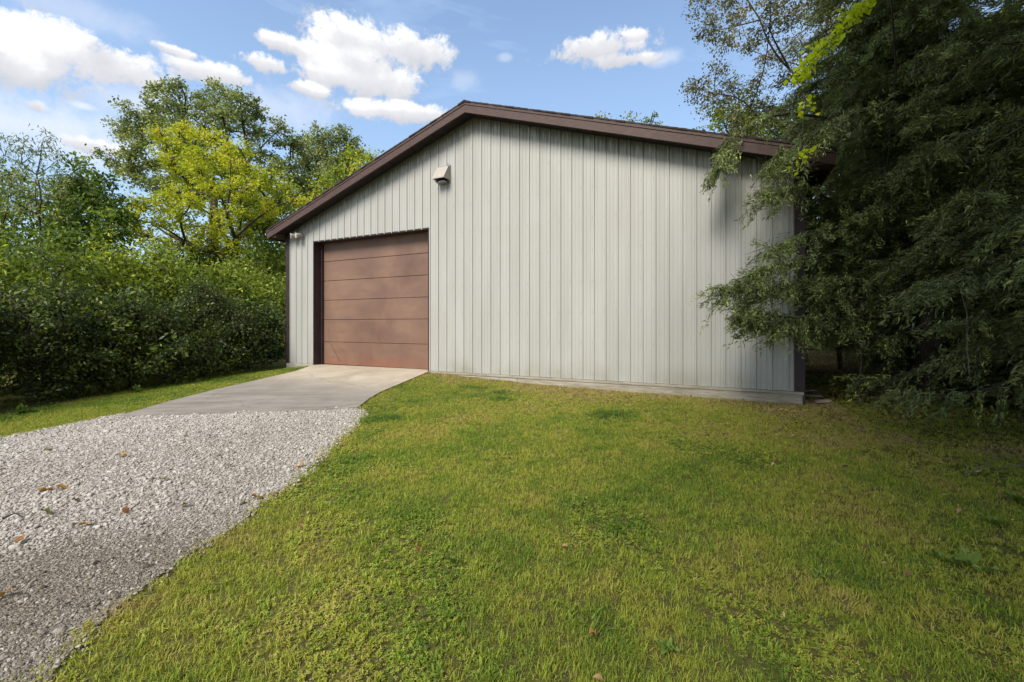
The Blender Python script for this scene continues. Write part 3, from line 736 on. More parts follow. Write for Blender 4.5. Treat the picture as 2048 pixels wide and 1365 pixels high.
Zk = 14.; bs = at(80, 640, Zk)
make_tree('slender_tree', 'sparse slender-leaved sapling with thin bare stem above the hedge at far left', 'tree', (bs[0], bs[1], gz(bs[0], bs[1])),
          [[(bs[0], bs[1], gz(bs[0], bs[1])-.05), at(80, 520, Zk), at(77, 430, Zk), at(73, 350, Zk), at(84, 285, Zk)]],
          poly_clumps([(-40,300),(5,262),(30,285),(40,262),(62,296),(85,262),(100,278),(98,310),(118,300),(125,340),(150,370),(150,420),(95,440),(50,430),(-20,430)], Zk, 1.0, 34, .34, 41), .14, M['willow'], M['bark'], 6, per=11, sub=30, sub_r=.13, aspect=.24, droop=1.1, tone=(.5, .25), r_tip=.006, min_sub=5)
Zk = 15.; bd = at(155, 640, Zk)
make_tree('young_tree', 'dense dark green young tree left of the yellow tree', 'tree', (bd[0], bd[1], 0.05),
          [[(bd[0], bd[1], 0.), at(155, 540, Zk), at(155, 460, Zk), at(158, 390, Zk)]],
          poly_clumps([(148,330),(165,328),(175,350),(190,342),(212,352),(200,385),(225,400),(245,425),(262,470),(240,510),(160,520),(88,505),(90,450),(110,420),(128,370)], Zk, 1.5, 44, .46, 42), .15, M['green'], M['bark'], 7, per=24, sub=32, sub_r=.18, tone=(.45, .2), r_tip=.014)
Zk = 17.; be = at(-30, 640, Zk)
make_tree('young_tree', 'olive green bushy tree at the left edge behind the slender sapling', 'tree', (be[0], be[1], 0.0),
          [[(be[0], be[1], 0.), at(-30, 520, Zk), at(-20, 430, Zk)]],
          poly_clumps([(-160,340),(-60,330),(20,345),(60,400),(70,470),(50,520),(-160,520)], Zk, 2, 34, .7, 43), .16, M['light'], M['bark'], 8, per=24, sub=18, sub_r=.25, tone=(.32, .2), r_tip=.02)

# shrubs: built where they stand, ground to top
def shrub(name, label, x, y, rx, ry, h, mat, seed, n=26, per=34, leaf=.075, group=None, tone=(.45, .2), sub=30, sub_r=.14, cr=.45, aspect=.5, low=.06, cat='shrub', droop=.2):
    g = np.random.default_rng(seed); z0 = gz(x, y); C = []
    for _ in range(n):
        d = unit(g.normal(size=3)); rr = g.random()**.38; tz = g.random()**.8
        w = (1-.55*max(0, tz-.45)/.55) if tz > .45 else (.78+.22*tz/.45)
        a = g.uniform(0, 2*np.pi); C.append([x+rx*rr*w*np.cos(a), y+ry*rr*w*np.sin(a), z0+h*(low+(1-low)*tz*(1-.12*rr)), cr*g.uniform(.75, 1.2)])
    C = np.array(C); C[:, 2] = np.maximum(C[:, 2], z0+.18)
    st = [[(x+g.normal(0, .04), y+g.normal(0, .04), z0-.05), (x+g.normal(0, .15), y+g.normal(0, .15), z0+h*.35)] for _ in range(1)]
    return make_tree(name, label, cat, (x, y, z0-.05), st, C, leaf, mat, M['bark'], seed+100, group, per, sub, sub_r, aspect, droop, tone, .012, True, 8)
HG = 'shrubs of the dense hedge left of the drive'
hl = ['hedge shrub touching the left corner of the barn', 'dark hedge shrub second from the barn corner', 'dark hedge shrub where the concrete apron is widest', 'hedge shrub beside the seam of concrete and gravel', 'tall hedge shrub beside the gravel near the left edge', 'hedge shrub cut by the left edge of the photo']
for i, (x, y, rx, ry, h) in enumerate([(-7.55,12.5,1.0,1.0,1.9),(-7.9,11.1,1.1,1.1,2.3),(-8.4,9.6,1.15,1.15,2.05),(-8.9,8.1,1.2,1.2,2.35),(-9.25,6.6,1.25,1.2,2.2),(-9.6,5.0,1.25,1.25,2.5)]):
    shrub('hedge_shrub', hl[i], x, y, rx, ry, h, M['hedge'], 60+i, 52, 27, [.085, .07, .09, .075, .095, .08][i], HG, ([.46, .40, .5, .42, .5, .44][i], .24), 30, [.095, .12, .10, .13, .11, .12][i], .46)
for i, (x, y) in enumerate([(-10.4,3.2),(-11.0,1.2)]):
    shrub('hedge_shrub', ['hedge shrub out of view just past the left edge', 'last hedge shrub out of view at the left'][i], x, y, 1.3, 1.3, 3.0, M['hedge'], 70+i, 34, 22, .10, HG, (.44, .2), 26, .14, .5)
b2 = [(-8.9,13.4,1.5,1.3,3.2,'light','light green shrub rising behind the hedge near the barn'),(-9.9,11.6,1.4,1.4,3.5,'light','light green bushy shrub behind the middle of the hedge'),
      (-10.6,9.8,1.5,1.4,3.5,'light','pale leafy shrub behind the hedge below the dark young tree'),(-11.1,7.9,1.5,1.5,3.4,'light','pale leafy shrub behind the hedge at the left edge'),(-9.2,16.5,1.6,1.3,3.1,'light','shrub under the crooked trunk of the yellow tree'),
      (-10.6,17.6,2.0,1.5,4.4,'light','tall pale bush under the left limbs of the yellow tree'),(-12.6,14.6,1.8,1.4,4.3,'green','mid green shrub standing behind the pale shrubs'),(-15.5,12.5,2.0,1.6,4.6,'green','mid green shrub at the left behind the sapling'),(-13.4,18.5,2.2,1.5,4.9,'green','green shrub beneath the left side of the yellow tree')]
for i, (x, y, rx, ry, h, mt, lb) in enumerate(b2):
    shrub('bush', lb, x, y, rx, ry, h, M[mt], 80+i, 44, 24, .11, 'bushes behind the hedge', ([.42, .52, .36, .48, .4, .42, .5, .45, .4][i], .24), 26, [.17, .24, .2, .26, .2, .2, .2, .2, .2][i], .55)

# ------------------------------------------------------------------ cedars on the right
def cedar(label, x, y, h, reach, seed, nbr, hero=(), group='cedar trees right of the barn', low=.5, dens=1.0, lmat='cedar', side=None, leaf=.075, twn=11, z_top=None, tone=(.45, .2), bare=40, mleaf=50, asp=.22, face=0):
    asp = asp*1.0; leaf = leaf*.95
    g = np.random.default_rng(seed); z0 = gz(x, y); root = empty('cedar_tree', (x, y, z0)); tag(root, label, 'tree', group)
    wood = []; TW = []                     # TW rows: position, direction, length
    tp = np.array([[g.normal(0, .05)*k, g.normal(0, .05)*k, h*k/7] for k in range(8)]); tp[0] = 0; tp[0, 2] = -.1
    wood.append((tp, np.linspace(.20, .025, 8)*(h/10)))
    br = []
    for i in range(nbr):
        hz = low+(h-low-.3)*(i+g.random())/nbr; fr = hz/h
        L = reach*(1-fr)**.72*g.uniform(.72, 1.15)+.35; a = g.uniform(0, 2*np.pi) if side is None else side+g.normal(0, 1.25)
        br.append((hz, a, L, g.uniform(-.05, .38), g.uniform(.10, .42)))
    if face:
        for _ in range(face):
            hz = g.uniform(2.2, h*.86); br.append((hz, math.atan2(-y, -x)+g.normal(0, .75), reach*(1-hz/h)**.7*g.uniform(.55, 1.1)+.3, g.uniform(-.1, .4), g.uniform(.1, .5)))
    br = [b for b in br if not (b[0] < 2.3 and math.cos(b[1]) < -.1)] if face else br
    lines = []
    for hz, a, L, rise, dr in br:
        t = np.linspace(0, 1, 9)[:, None]; o = np.array([np.cos(a), np.sin(a), 0]); s_ = np.array([-np.sin(a), np.cos(a), 0])
        P = np.array([np.interp(hz, tp[:, 2], tp[:, 0]), np.interp(hz, tp[:, 2], tp[:, 1]), hz])+o*L*t+s_*L*.10*g.normal()*t*t+np.array([0, 0, 1.])*L*(rise*t-dr*t*t)
        P[:, 2] = np.maximum(P[:, 2], .45); lines.append((P, L, .012+.009*L))
    for hp in hero:
        E = np.array(hp, float)-np.array([x, y, z0]); s0 = np.array([0, 0, E[-1, 2]*.6+.5]) if len(E) == 1 else None
        pts = np.vstack([[np.interp(E[0, 2], tp[:, 2], tp[:, 0]), np.interp(E[0, 2], tp[:, 2], tp[:, 1]), E[0, 2]+.2], E])
        ss = np.linspace(0, len(pts)-1, 14); P = np.stack([np.interp(ss, np.arange(len(pts)), pts[:, k]) for k in range(3)], 1)
        lines.append((P, np.linalg.norm(np.diff(P, axis=0), axis=1).sum(), .03))
    for P, L, r in lines:
        n = len(P); wood.append((P, np.linspace(r, .005, n)))
        k = max(6, int(L*twn*dens)); ts = .08+.92*g.random(k)**.85
        f = ts*(n-1); i0 = np.minimum(f.astype(int), n-2); fr = (f-i0)[:, None]; Q = P[i0]*(1-fr)+P[i0+1]*fr; D = unit(P[i0+1]-P[i0])
        S_ = unit(np.cross(D, np.array([[0, 0, 1.]]))); sg = np.where(g.random(k) < .5, -1, 1)[:, None]
        d = unit(D*g.uniform(.5, 1.1, (k, 1))+S_*sg*g.uniform(.3, .95, (k, 1))+np.array([[0, 0, 1.]])*g.normal(-.18, .32, (k, 1)))
        l = (.22+.42*g.random(k))*(1.15-.5*ts)*min(1.25, .5+L*.25)
        TW.append(np.column_stack([Q, d, l]))
        TW.append(np.array([[*P[-1], *unit(P[-1]-P[-2]), .35]]))
    TW = np.concatenate(TW); k = len(TW); m = mleaf
    tt = g.random((k, m)); drp = np.array([0, 0, -1.])*(tt**2)[..., None]*(TW[:, 6]*g.uniform(.05, .6, k))[:, None, None]
    P = TW[:, None, :3]+TW[:, None, 3:6]*(tt*TW[:, 6:7])[..., None]+drp+g.normal(0, .026, (k, m, 3))
    ax = unit(TW[:, None, 3:6]+g.normal(0, .55, (k, m, 3))+np.array([0, 0, -.25])); nr = unit(g.normal(size=(k, m, 3))+np.array([0, 0, .5]))
    n = k*m; L = leaf*g.uniform(.6, 1.35, n)
    V, Q = needles(P.reshape(-1, 3), ax.reshape(-1, 3), nr.reshape(-1, 3), L, L*asp)
    t = np.clip(tone[0]+tone[1]*g.normal(size=n)*.7+np.repeat(g.normal(0, .16, k), m)+.12*tt.ravel(), 0, 1)
    mesh_np('crown', V, [Q], M[lmat], root, {'tone': np.repeat(t, 3)})
    step = TW[::2]; fine = [(np.stack([a[:3], a[:3]+a[3:6]*a[6]*.5, a[:3]+a[3:6]*a[6]-np.array([0, 0, .1*a[6]])]), np.array([.006, .004, .002])) for a in step]
    V, Q = tubes(wood, 6); mesh_np('trunk', V, [Q], M['bark'], root, smooth=True)
    V, Q = tubes(fine, 3); o = mesh_np('twigs', V, [Q], M['bark'], root); o['kind'] = 'stuff'
    if bare:
        bare = int(bare*1.6); bp = []
        for _ in range(bare):
            P0, L0, _r = lines[g.integers(len(lines))]; s_ = P0[g.integers(3, len(P0))]; d = unit(g.normal(size=3)*np.array([1, 1, .6])+np.array([-.35, -.45, -.35]))
            l = min(g.uniform(.4, 1.3), max(.15, (s_[2]-.1)*.8)); q = np.linspace(0, 1, 6)[:, None]
            bp.append((s_+d*l*q+np.array([0, 0, -1])*.35*l*q*q+np.cumsum(g.normal(0, .02, (6, 3)), 0)*l, np.linspace(.008, .003, 6)))
        V, Q = tubes(bp, 4); o = mesh_np('bare_twigs', V, [Q], M['bark_grey'], root); o['kind'] = 'stuff'
    return root
heroA = [[at(1780,210,6.9), at(1700,230,6.4), at(1640,260,6.2), at(1600,300,6.1)],
         [at(1760,600,7.2), at(1640,590,6.7), at(1500,580,6.3), at(1450,578,6.15)], [at(1720,500,7.2), at(1600,520,6.7), at(1520,545,6.4), at(1505,552,6.25)],
         [at(1740,640,7.2), at(1620,640,6.6), at(1530,630,6.3), at(1490,625,6.15)], [at(1700,420,7.4), at(1620,380,6.9), at(1560,385,6.6), at(1525,392,6.5)],
         [at(1760,680,7.2), at(1640,660,6.8), at(1560,655,6.5), at(1500,650,6.3)], [at(1700,240,7.6), at(1560,225,7.2), at(1470,270,7.0), at(1440,330,6.85)],
         [at(1700,300,7.6), at(1620,285,7.0), at(1560,300,6.8), at(1552,340,6.7)], [at(1760,560,7.2), at(1660,560,6.7), at(1560,570,6.4), at(1500,600,6.2)],
         [at(1740,450,7.2), at(1650,460,6.8), at(1590,480,6.5), at(1545,505,6.4)]]
cedar('big grey-green cedar whose lower limbs reach across the right end of the barn wall', 7.35, 7.6, 11.5, 2.8, 201, 210, heroA, low=1.35, twn=18, mleaf=58, face=60)
cedar('dark cedar with bright green lower limb at the right edge of the photo', 8.0, 5.2, 11.0, 3.0, 202, 160, [[at(2080,600,5.6), at(1990,570,5.4), at(1930,560,5.3), at(1890,575,5.2)], [at(2080,660,5.6), at(1980,640,5.4), at(1900,650,5.3)]], low=.9, twn=16, mleaf=54)
cedar('tall cedar standing deeper behind the big front cedar', 9.6, 10.2, 13.0, 3.4, 203, 120, low=1.3, twn=12, leaf=.12, asp=.30, mleaf=36)
cedar('dark cedar in the gap behind the barn right corner', 12.8, 14.5, 12.0, 3.4, 204, 100, low=1.8, twn=10, leaf=.16, asp=.4, mleaf=28, bare=0)
cedar('dense cedar standing at far right behind the two front cedars', 12.2, 8.6, 13.0, 3.4, 205, 120, low=.8, twn=11, leaf=.15, asp=.36, mleaf=32, bare=0)
cedar('small bushy cedar in front of the big cedar trunk', 9.0, 6.6, 3.6, 1.5, 206, 70, low=.3, twn=18, mleaf=44, bare=12)
cedar('near cedar added for shade at the right edge whose limb tips just enter the photo', 6.5, 2.7, 10.0, 2.1, 215, 110, low=.7, twn=13, leaf=.085, mleaf=40, bare=0)  # extra cedar added to block the sky and darken the right of the lawn
# unseen broad trees added beside and behind the viewer to shade the right lawn
for i, (bx_, by_, cx_, cy_, cz_, rr, rh, lb) in enumerate([(2.4,-5.2,1.3,-3.3,7.6,3.4,2.6,'broad tree added for shade, out of view behind the viewer'),(7.4,1.4,5.0,3.0,10.0,2.9,2.4,'tall tree added for shade, out of view arching over the right of the lawn'),(7.8,-1.6,5.9,-.2,9.0,3.0,2.6,'broad tree added for shade, out of view to the right of the viewer'),(5.0,-2.6,3.2,-1.2,8.2,3.3,2.6,'leaning tree added for shade, out of view beside the viewer')]):
    gg = np.random.default_rng(900+i); d = unit(gg.normal(size=(46, 3)))*gg.random((46, 1))**.4
    b0 = (bx_, by_, gz(bx_, by_)-.1)
    make_tree('added_shade_tree', lb, 'tree', b0, [[b0, (bx_*.8+cx_*.2, by_*.8+cy_*.2, cz_*.45), (cx_, cy_, cz_)]], np.column_stack([cx_+d[:, 0]*rr, cy_+d[:, 1]*rr, cz_+d[:, 2]*rh, np.full(46, .8)]), .30, M['elm'], M['bark'], 920+i, 'added shade trees beside and behind the viewer', per=34, sub=20, sub_r=.28, twigs=False, r_tip=.03, aspect=.6)
# reddish dead sprays hanging from the front cedar
dg = np.random.default_rng(5)
# loose-leaved tree with sky through its outer twigs, behind the barn corner
Zk = 12.6; be = at(1683, 735, Zk); b0 = (be[0], be[1], gz(be[0], be[1])-.05)
make_tree('elm_tree', 'tall olive-brown leaved tree overhanging the barn roof at upper right', 'tree', b0,
          [[b0, at(1680, 600, Zk), at(1676, 420, Zk), at(1665, 250, Zk), at(1650, 80, Zk), at(1640, -120, Zk)], [at(1676, 420, Zk), at(1600, 300, Zk), at(1500, 215, Zk-.3), at(1430, 190, Zk-.4)],
           [at(1665, 250, Zk), at(1580, 140, Zk), at(1520, 40, Zk), at(1480, -20, Zk)]],
          poly_clumps([(1400,-180),(1388,5),(1425,40),(1412,75),(1440,110),(1405,150),(1388,165),(1392,190),(1430,215),(1445,270),(1520,300),(1640,320),(1760,320),(1850,200),(1900,-180)], Zk, 2.4, 92, .42, 51), .085, M['elm'], M['bark'], 9, per=42, sub=44, sub_r=.15, tone=(.45, .22), r_tip=.007, aspect=.5)
Zk = 15.; be = (10.3, 15.2, gz(10.3, 15.2)-.05)
make_tree('young_tree', 'yellow-green small tree behind the right roof slope', 'tree', be,
          [[be, (10.2, 15.2, 2.5), (9.4, 15.1, 4.8), (8.6, 15.0, 6.5)]],
          poly_clumps([(1428,285),(1438,262),(1452,240),(1445,222),(1480,200),(1540,215),(1590,250),(1600,310),(1500,330),(1440,305)], Zk, 1.4, 30, .5, 52), .13, M['light'], M['bark'], 10, per=22, sub=30, sub_r=.17, tone=(.5, .22), r_tip=.012)
Zk = 31.; be = (at(1280, 600, Zk)[0], Zk, .1)
make_tree('tall_tree', 'treetops showing just over the right roof slope', 'tree', be,
          [[be, at(1280, 420, Zk), at(1278, 320, Zk)], [at(1278, 320, Zk), at(1400, 290, Zk)]],
          poly_clumps([(1198,236),(1214,232),(1224,246),(1240,240),(1252,254),(1262,238),(1276,246),(1290,235),(1314,231),(1320,258),(1345,262),(1385,268),(1398,262),(1412,262),(1425,270),(1440,300),(1430,420),(1140,420),(1165,300)], Zk, 2.2, 46, .62, 53), .22, M['light'], M['bark'], 11, per=16, sub=14, sub_r=.2, tone=(.5, .25), r_tip=.03)
# bright vine over the front cedar
vroot = at(1700, 200, 6.2); vb = (vroot[0]+.6, vroot[1]+.6, gz(vroot[0], vroot[1]))
vine = empty('grape_vine', vb); tag(vine, 'bright yellow-green vine trailing down the dark cedar at upper right', 'vine')
vg = np.random.default_rng(9)
lines = [[(1780,-40),(1735,5),(1715,25),(1690,50),(1660,85),(1630,110),(1605,145),(1592,162)], [(1612,200),(1608,228)], [(1622,296),(1600,322),(1588,345)], [(1602,300),(1620,318)]]
VV = []; TT = []; st = []
dens = [480, 22, 30, 14]
for ln, nd in zip(lines, dens):
    P = np.array([at(px, py, 5.75) for px, py in ln]); s_ = np.linspace(0, len(P)-1, 40); PP = np.stack([np.interp(s_, np.arange(len(P)), P[:, k]) for k in range(3)], 1); st.append((PP, .006))
    q = PP[vg.integers(0, 40, nd)]+vg.normal(0, .06, (nd, 3))*np.array([1, 1.2, .8]); L = vg.uniform(.035, .085, nd)
    V, _ = leaves(q, vg.normal(size=(nd, 3))*.6+np.array([-.1, -.2, -.7]), vg.normal(size=(nd, 3))*.5+np.array([-.1, -.6, .7]), L, L*.95, .2); VV.append(V); TT.append(np.repeat(np.clip(vg.normal(.5, .2, nd), 0, 1), 4))
stem0 = np.array([[vb[0], vb[1], vb[2]], [vb[0]+.5, vb[1]+.5, 2.0], [vb[0]+.7, vb[1]+.3, 4.0], [vb[0]+.5, vb[1]-.1, 5.4], at(1780, -40, 5.75)]); st.append((stem0, .012)); st.append((np.array([at(1592,162,5.75), at(1612,200,5.75), at(1608,228,5.75), at(1602,300,5.75)]), .005))
VV = np.concatenate(VV)-np.array(vb); mesh_np('leaves', VV, [np.arange(len(VV)).reshape(-1, 4)], M['vine'], vine, {'tone': np.concatenate(TT)})
V, Q = tubes(st, 5); mesh_np('stem', V-np.array(vb), [Q], M['bark'], vine)

# dark undergrowth below the cedars
ug = [(8.9,8.0,1.2,.9,1.3),(7.9,7.0,.9,.7,.9),(9.6,6.4,1.2,1.0,1.4),(11.0,9.5,1.5,1.2,1.7),(11.5,7.4,1.5,1.2,2.0),(13.5,11.5,1.8,1.4,2.3),(15.0,17.5,2.2,1.6,3.0)]
ul = ['dark leafy bush low under the big front cedar','small dark bush at the lawn edge beneath the front cedar','dark bush at the right edge below the cedar limbs','shadowed bush behind the front cedar trunk','tall shadowed bush deep right under the cedars','shadowed bush between the deeper cedars','distant dark bush in the gap right of the barn corner']
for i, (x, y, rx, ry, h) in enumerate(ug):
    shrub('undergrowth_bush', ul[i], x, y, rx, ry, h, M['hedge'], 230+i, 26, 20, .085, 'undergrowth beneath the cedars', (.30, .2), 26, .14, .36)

# far-off woods that close the view: one mass
def far_woods():
    g = np.random.default_rng(77); C = []
    for _ in range(300):
        a = g.uniform(-1.15, 1.15); r = g.uniform(48, 66); x, y = r*np.sin(a), r*np.cos(a)
        hmax = 10.5 if a < .25 else 13.0
        C.append([x, y, g.uniform(.5, hmax)*g.uniform(.6, 1), g.uniform(1.4, 2.6)])
    for _ in range(130):
        x = g.uniform(14, 34); y = g.uniform(12, 30); C.append([x, y, g.uniform(.4, 11), g.uniform(1.2, 2.2)])
    o, _, _ = foliage(np.array(C), 15, .72, M['oak'], 'distant_woods', None, g, 4, .8, .6, .2, .4, (.42, .2), .8, 6)
    tag(o, kind='stuff')
far_woods()

# ------------------------------------------------------------------ instanced cover: grass and stones
def scatter(name, pts, scale, tone, protos, mat, tilt=.25, seed=1):
    """points carrying scale / tone / rot; geometry nodes put one of the protos on each"""
    me = bpy.data.meshes.new(name); me.vertices.add(len(pts)); me.vertices.foreach_set('co', np.asarray(pts, np.float32).ravel())
    g = np.random.default_rng(seed); rot = np.stack([g.normal(0, tilt, len(pts)), g.normal(0, tilt, len(pts)), g.uniform(0, 6.283, len(pts))], 1).astype(np.float32)
    for k, a in (('sc', scale), ('tone', tone)):
        x = me.attributes.new(k, 'FLOAT', 'POINT'); x.data.foreach_set('value', np.asarray(a, np.float32))
    x = me.attributes.new('rot', 'FLOAT_VECTOR', 'POINT'); x.data.foreach_set('vector', rot.ravel())
    x = me.attributes.new('pick', 'INT', 'POINT'); x.data.foreach_set('value', g.integers(0, len(protos), len(pts)).astype(np.int32))
    me.materials.append(mat)
    o = bpy.data.objects.new(name, me); COL.objects.link(o)
    ng = bpy.data.node_groups.new(name, 'GeometryNodeTree'); ng.interface.new_socket('Geometry', in_out='INPUT', socket_type='NodeSocketGeometry'); ng.interface.new_socket('Geometry', in_out='OUTPUT', socket_type='NodeSocketGeometry')
    n = ng.nodes; l = ng.links; gi = n.new('NodeGroupInput'); go = n.new('NodeGroupOutput'); iop = n.new('GeometryNodeInstanceOnPoints')
    mp = n.new('GeometryNodeMeshToPoints'); l.new(gi.outputs[0], mp.inputs[0]); l.new(mp.outputs[0], iop.inputs['Points'])
    gti = n.new('GeometryNodeGeometryToInstance')
    for p in reversed(protos):
        oi = n.new('GeometryNodeObjectInfo'); oi.inputs[0].default_value = p; l.new(oi.outputs['Geometry'], gti.inputs[0])
    l.new(gti.outputs[0], iop.inputs['Instance']); iop.inputs['Pick Instance'].default_value = True
    def attr(nm, ty):
        a = n.new('GeometryNodeInputNamedAttribute'); a.data_type = ty; a.inputs[0].default_value = nm
        return [s for s in a.outputs if s.enabled and s.name == 'Attribute'][0]
    l.new(attr('pick', 'INT'), iop.inputs['Instance Index']); l.new(attr('sc', 'FLOAT'), iop.inputs['Scale'])
    e2r = n.new('FunctionNodeEulerToRotation'); l.new(attr('rot', 'FLOAT_VECTOR'), e2r.inputs[0]); l.new(e2r.outputs[0], iop.inputs['Rotation'])
    l.new(iop.outputs[0], go.inputs[0])
    md = o.modifiers.new('scatter', 'NODES'); md.node_group = ng
    return tag(o, kind='stuff')

def proto(name, V, faces, mat, smooth=False):
    me = bpy.data.meshes.new(name); me.from_pydata([tuple(v) for v in V], [], [tuple(int(i) for i in f) for f in faces]); me.materials.append(mat)
    if 'tuft' in name:
        per = 15 if 'clover' in name else 5; g = np.random.default_rng(len(V)); v = np.repeat(g.normal(0, .13, len(V)//per+1), per)[:len(V)]
        a = me.attributes.new('blade', 'FLOAT', 'POINT'); a.data.foreach_set('value', v.astype(np.float32))
    if smooth:
        for p in me.polygons: p.use_smooth = True
    return bpy.data.objects.new(name, me)      # never linked: only a source shape

def grass_mat():
    m, N, out = new_mat('grass_blade')
    a = N.add('ShaderNodeAttribute', attribute_name='tone'); a.attribute_type = 'INSTANCER'
    r = N.add('ShaderNodeObjectInfo').outputs['Random']
    bt = N.add('ShaderNodeAttribute', attribute_name='blade'); f = N.m('ADD', N.m('ADD', a.outputs['Fac'], bt.outputs['Fac']), N.m('MULTIPLY', N.m('SUBTRACT', r, .5), .22))
    c = N.ramp(f, [(0.0, (.100, .185, .025)), (.25, (.245, .335, .036)), (.5, (.425, .440, .056)), (.7, (.43, .37, .085)), (.85, (.48, .37, .13)), (1.0, (.50, .38, .18))])
    b = N.add('ShaderNodeBsdfPrincipled'); N.l.new(c, b.inputs['Base Color']); b.inputs['Roughness'].default_value = .55; b.inputs['Specular IOR Level'].default_value = .25
    t = N.add('ShaderNodeBsdfTranslucent'); N.l.new(c, t.inputs[0]); x = N.add('ShaderNodeMixShader'); x.inputs[0].default_value = .3
    N.l.new(b.outputs[0], x.inputs[1]); N.l.new(t.outputs[0], x.inputs[2]); N.l.new(x.outputs[0], out.inputs[0]); return m
def stone_mat():
    m, N, out = new_mat('limestone_gravel')
    a = N.add('ShaderNodeAttribute', attribute_name='tone'); a.attribute_type = 'INSTANCER'
    n = N.noise(obj_co(N), 2.0, 4, .6)
    c = N.ramp(N.m('ADD', a.outputs['Fac'], N.m('MULTIPLY', N.m('SUBTRACT', n.outputs[0], .5), .25)), [(0, (.10, .080, .058)), (.3, (.235, .20, .155)), (.6, (.385, .345, .295)), (1, (.56, .52, .465))])
    principled(N, out, c, .85, .25, n.outputs[0], .3, .3); return m
GM = grass_mat(); SM = stone_mat()
def tuft(seed, nb, h, spread, w):
    g = np.random.default_rng(seed); V = []; Fc = []
    for _ in range(nb):
        b = np.array([*(g.normal(0, spread, 2)), -.004]); a = g.uniform(0, 6.283); lean = g.uniform(.15, 1.1); hh = h*g.uniform(.5, 1.25); d = np.array([np.cos(a), np.sin(a), 0]); s = np.array([-np.sin(a), np.cos(a), 0])*w*g.uniform(.7, 1.3)/2
        m1 = b+d*hh*lean*.35+np.array([0, 0, hh*.6]); tip = b+d*hh*lean*1.0+np.array([0, 0, hh*(1.0-.3*lean)])
        k = len(V); V += [b-s, b+s, m1+s*.8, m1-s*.8, tip]; Fc += [(k, k+1, k+2, k+3), (k+3, k+2, k+4)]
    return V, Fc
def clover(seed, nb, h, spread, w):
    g = np.random.default_rng(seed); V = []; Fc = []
    for _ in range(nb):
        c = np.array([*(g.normal(0, spread, 2)), h*g.uniform(.35, 1.0)]); a0 = g.uniform(0, 6.283); t = g.normal(0, .25, 2)
        for j in range(3):
            a = a0+j*2.094; d = np.array([np.cos(a), np.sin(a), t[0]*np.cos(a)+t[1]*np.sin(a)]); s = np.array([-np.sin(a), np.cos(a), 0]); k = len(V)
            V += [c, c+d*w*.6+s*w*.42, c+d*w*1.05+s*w*.2, c+d*w*1.05-s*w*.2, c+d*w*.6-s*w*.42]; Fc += [(k, k+1, k+2, k+3, k+4)]
    return V, Fc
GP = [proto('grass_tuft', *tuft(300+i, 15, .050, .026, .0042), GM) for i in range(4)]
CP = [proto('clover_tuft', *clover(320+i, 9, .035, .035, .014), GM) for i in range(2)]+[proto('weed_tuft', *tuft(330, 9, .055, .012, .014), GM)]

def lawn_points(n, x0, x1, y0, y1, seed):
    g = np.random.default_rng(seed); x = g.uniform(x0, x1, n); y = g.uniform(y0, y1, n); return x, y
def lawn_keep(x, y, soft=.05):
    u, q = uq(x, y)
    k = ~((q < .035) & (q > -DEPTH) & (u > -.06) & (u < BW+.05))
    wob = (fbm(x, y, 41, 3, 4.)-.5)*.16
    for P in (GRAVEL,):
        ins = inside(P, x, y); d = edge_dist(P, x, y); k &= ~(ins & (d > .05+wob)) 
    ins = inside(APRON, x, y); d = edge_dist(APRON, x, y); k &= ~(ins & (d > .02))
    return k
def tone_at(x, y):
    u, q = uq(x, y)
    t = .35-.10*np.clip((-4.2-x)/1.0, 0, 1)+.62*(fbm(x, y, 51, 4, .9)-.5)+.5*(fbm(x, y, 52, 3, 4.5)-.5)
    dry = np.clip(1-(q-.05)/1.5, 0, 1)*(u > -.5)*(u < 7.6)*(.7+.6*fbm(x, y, 53, 3, 2.))
    t = t+.50*dry+.9*np.clip(fbm(x, y, 64, 4, 1.7)-.56, 0, .3)+.16*np.clip((x+1.4*(fbm(x, y, 58, 3, 1.2)-.5)-2.2)/3.0, 0, 1)*(fbm(x, y, 59, 4, 2.)*1.6-.3)
    eg = np.clip(1-edge_dist(GRAVEL, x, y)/.22, 0, 1)*(fbm(x, y, 54, 3, 2.5) > .46); t = t+.30*eg
    for cx, cy, r in [(*gpt(1012, 787), .42), (*gpt(945, 776), .36), (*gpt(1000,800), .25), (*gpt(775, 840), .38), (*gpt(1240, 830), .35)]:
        t = t-.62*np.clip(1.3-np.hypot((x-cx)*.8, (y-cy)*1.3)/r-1.5*(fbm(x, y, 55, 3, 3.5)-.35), 0, 1)*(.3+.9*fbm(x, y, 60, 3, 9.))
    return t
def shade_thin(x, y):
    """lawn thins out beneath the trees"""
    e = x+1.6*(fbm(x, y, 56, 3, .8)-.5)-.12*(y-4); return np.clip((e-2.4)/3.2, 0, 1)
parts = [lawn_points(46000, -4.0, 6.5, 1.5, 4.6, 1), lawn_points(170000, -8, 9.5, 4.6, 11.5, 2), lawn_points(9000, -9.5, -5.0, 3.0, 13.0, 3), lawn_points(9000, 5.0, 17.0, 7.0, 20.0, 4), lawn_points(9000, -4, 8, -2, 1.5, 5)]
x = np.concatenate([p[0] for p in parts]); y = np.concatenate([p[1] for p in parts])
k = lawn_keep(x, y) & (rng.random(len(x)) > .62*shade_thin(x, y)) & ((rng.random(len(x)) < np.interp(y, [4.6, 8.5], [1., .45])) | (y > 11.5)); x, y = x[k], y[k]
t = tone_at(x, y); sc = np.clip(rng.normal(.62, .19, len(x)), .28, 1.2)*(1+.35*np.clip(.3-t, 0, .3)/.3)
z = ground(x, y)
isc = (fbm(x, y, 57, 3, 1.6)+rng.normal(0, .08, len(x)) > .63)
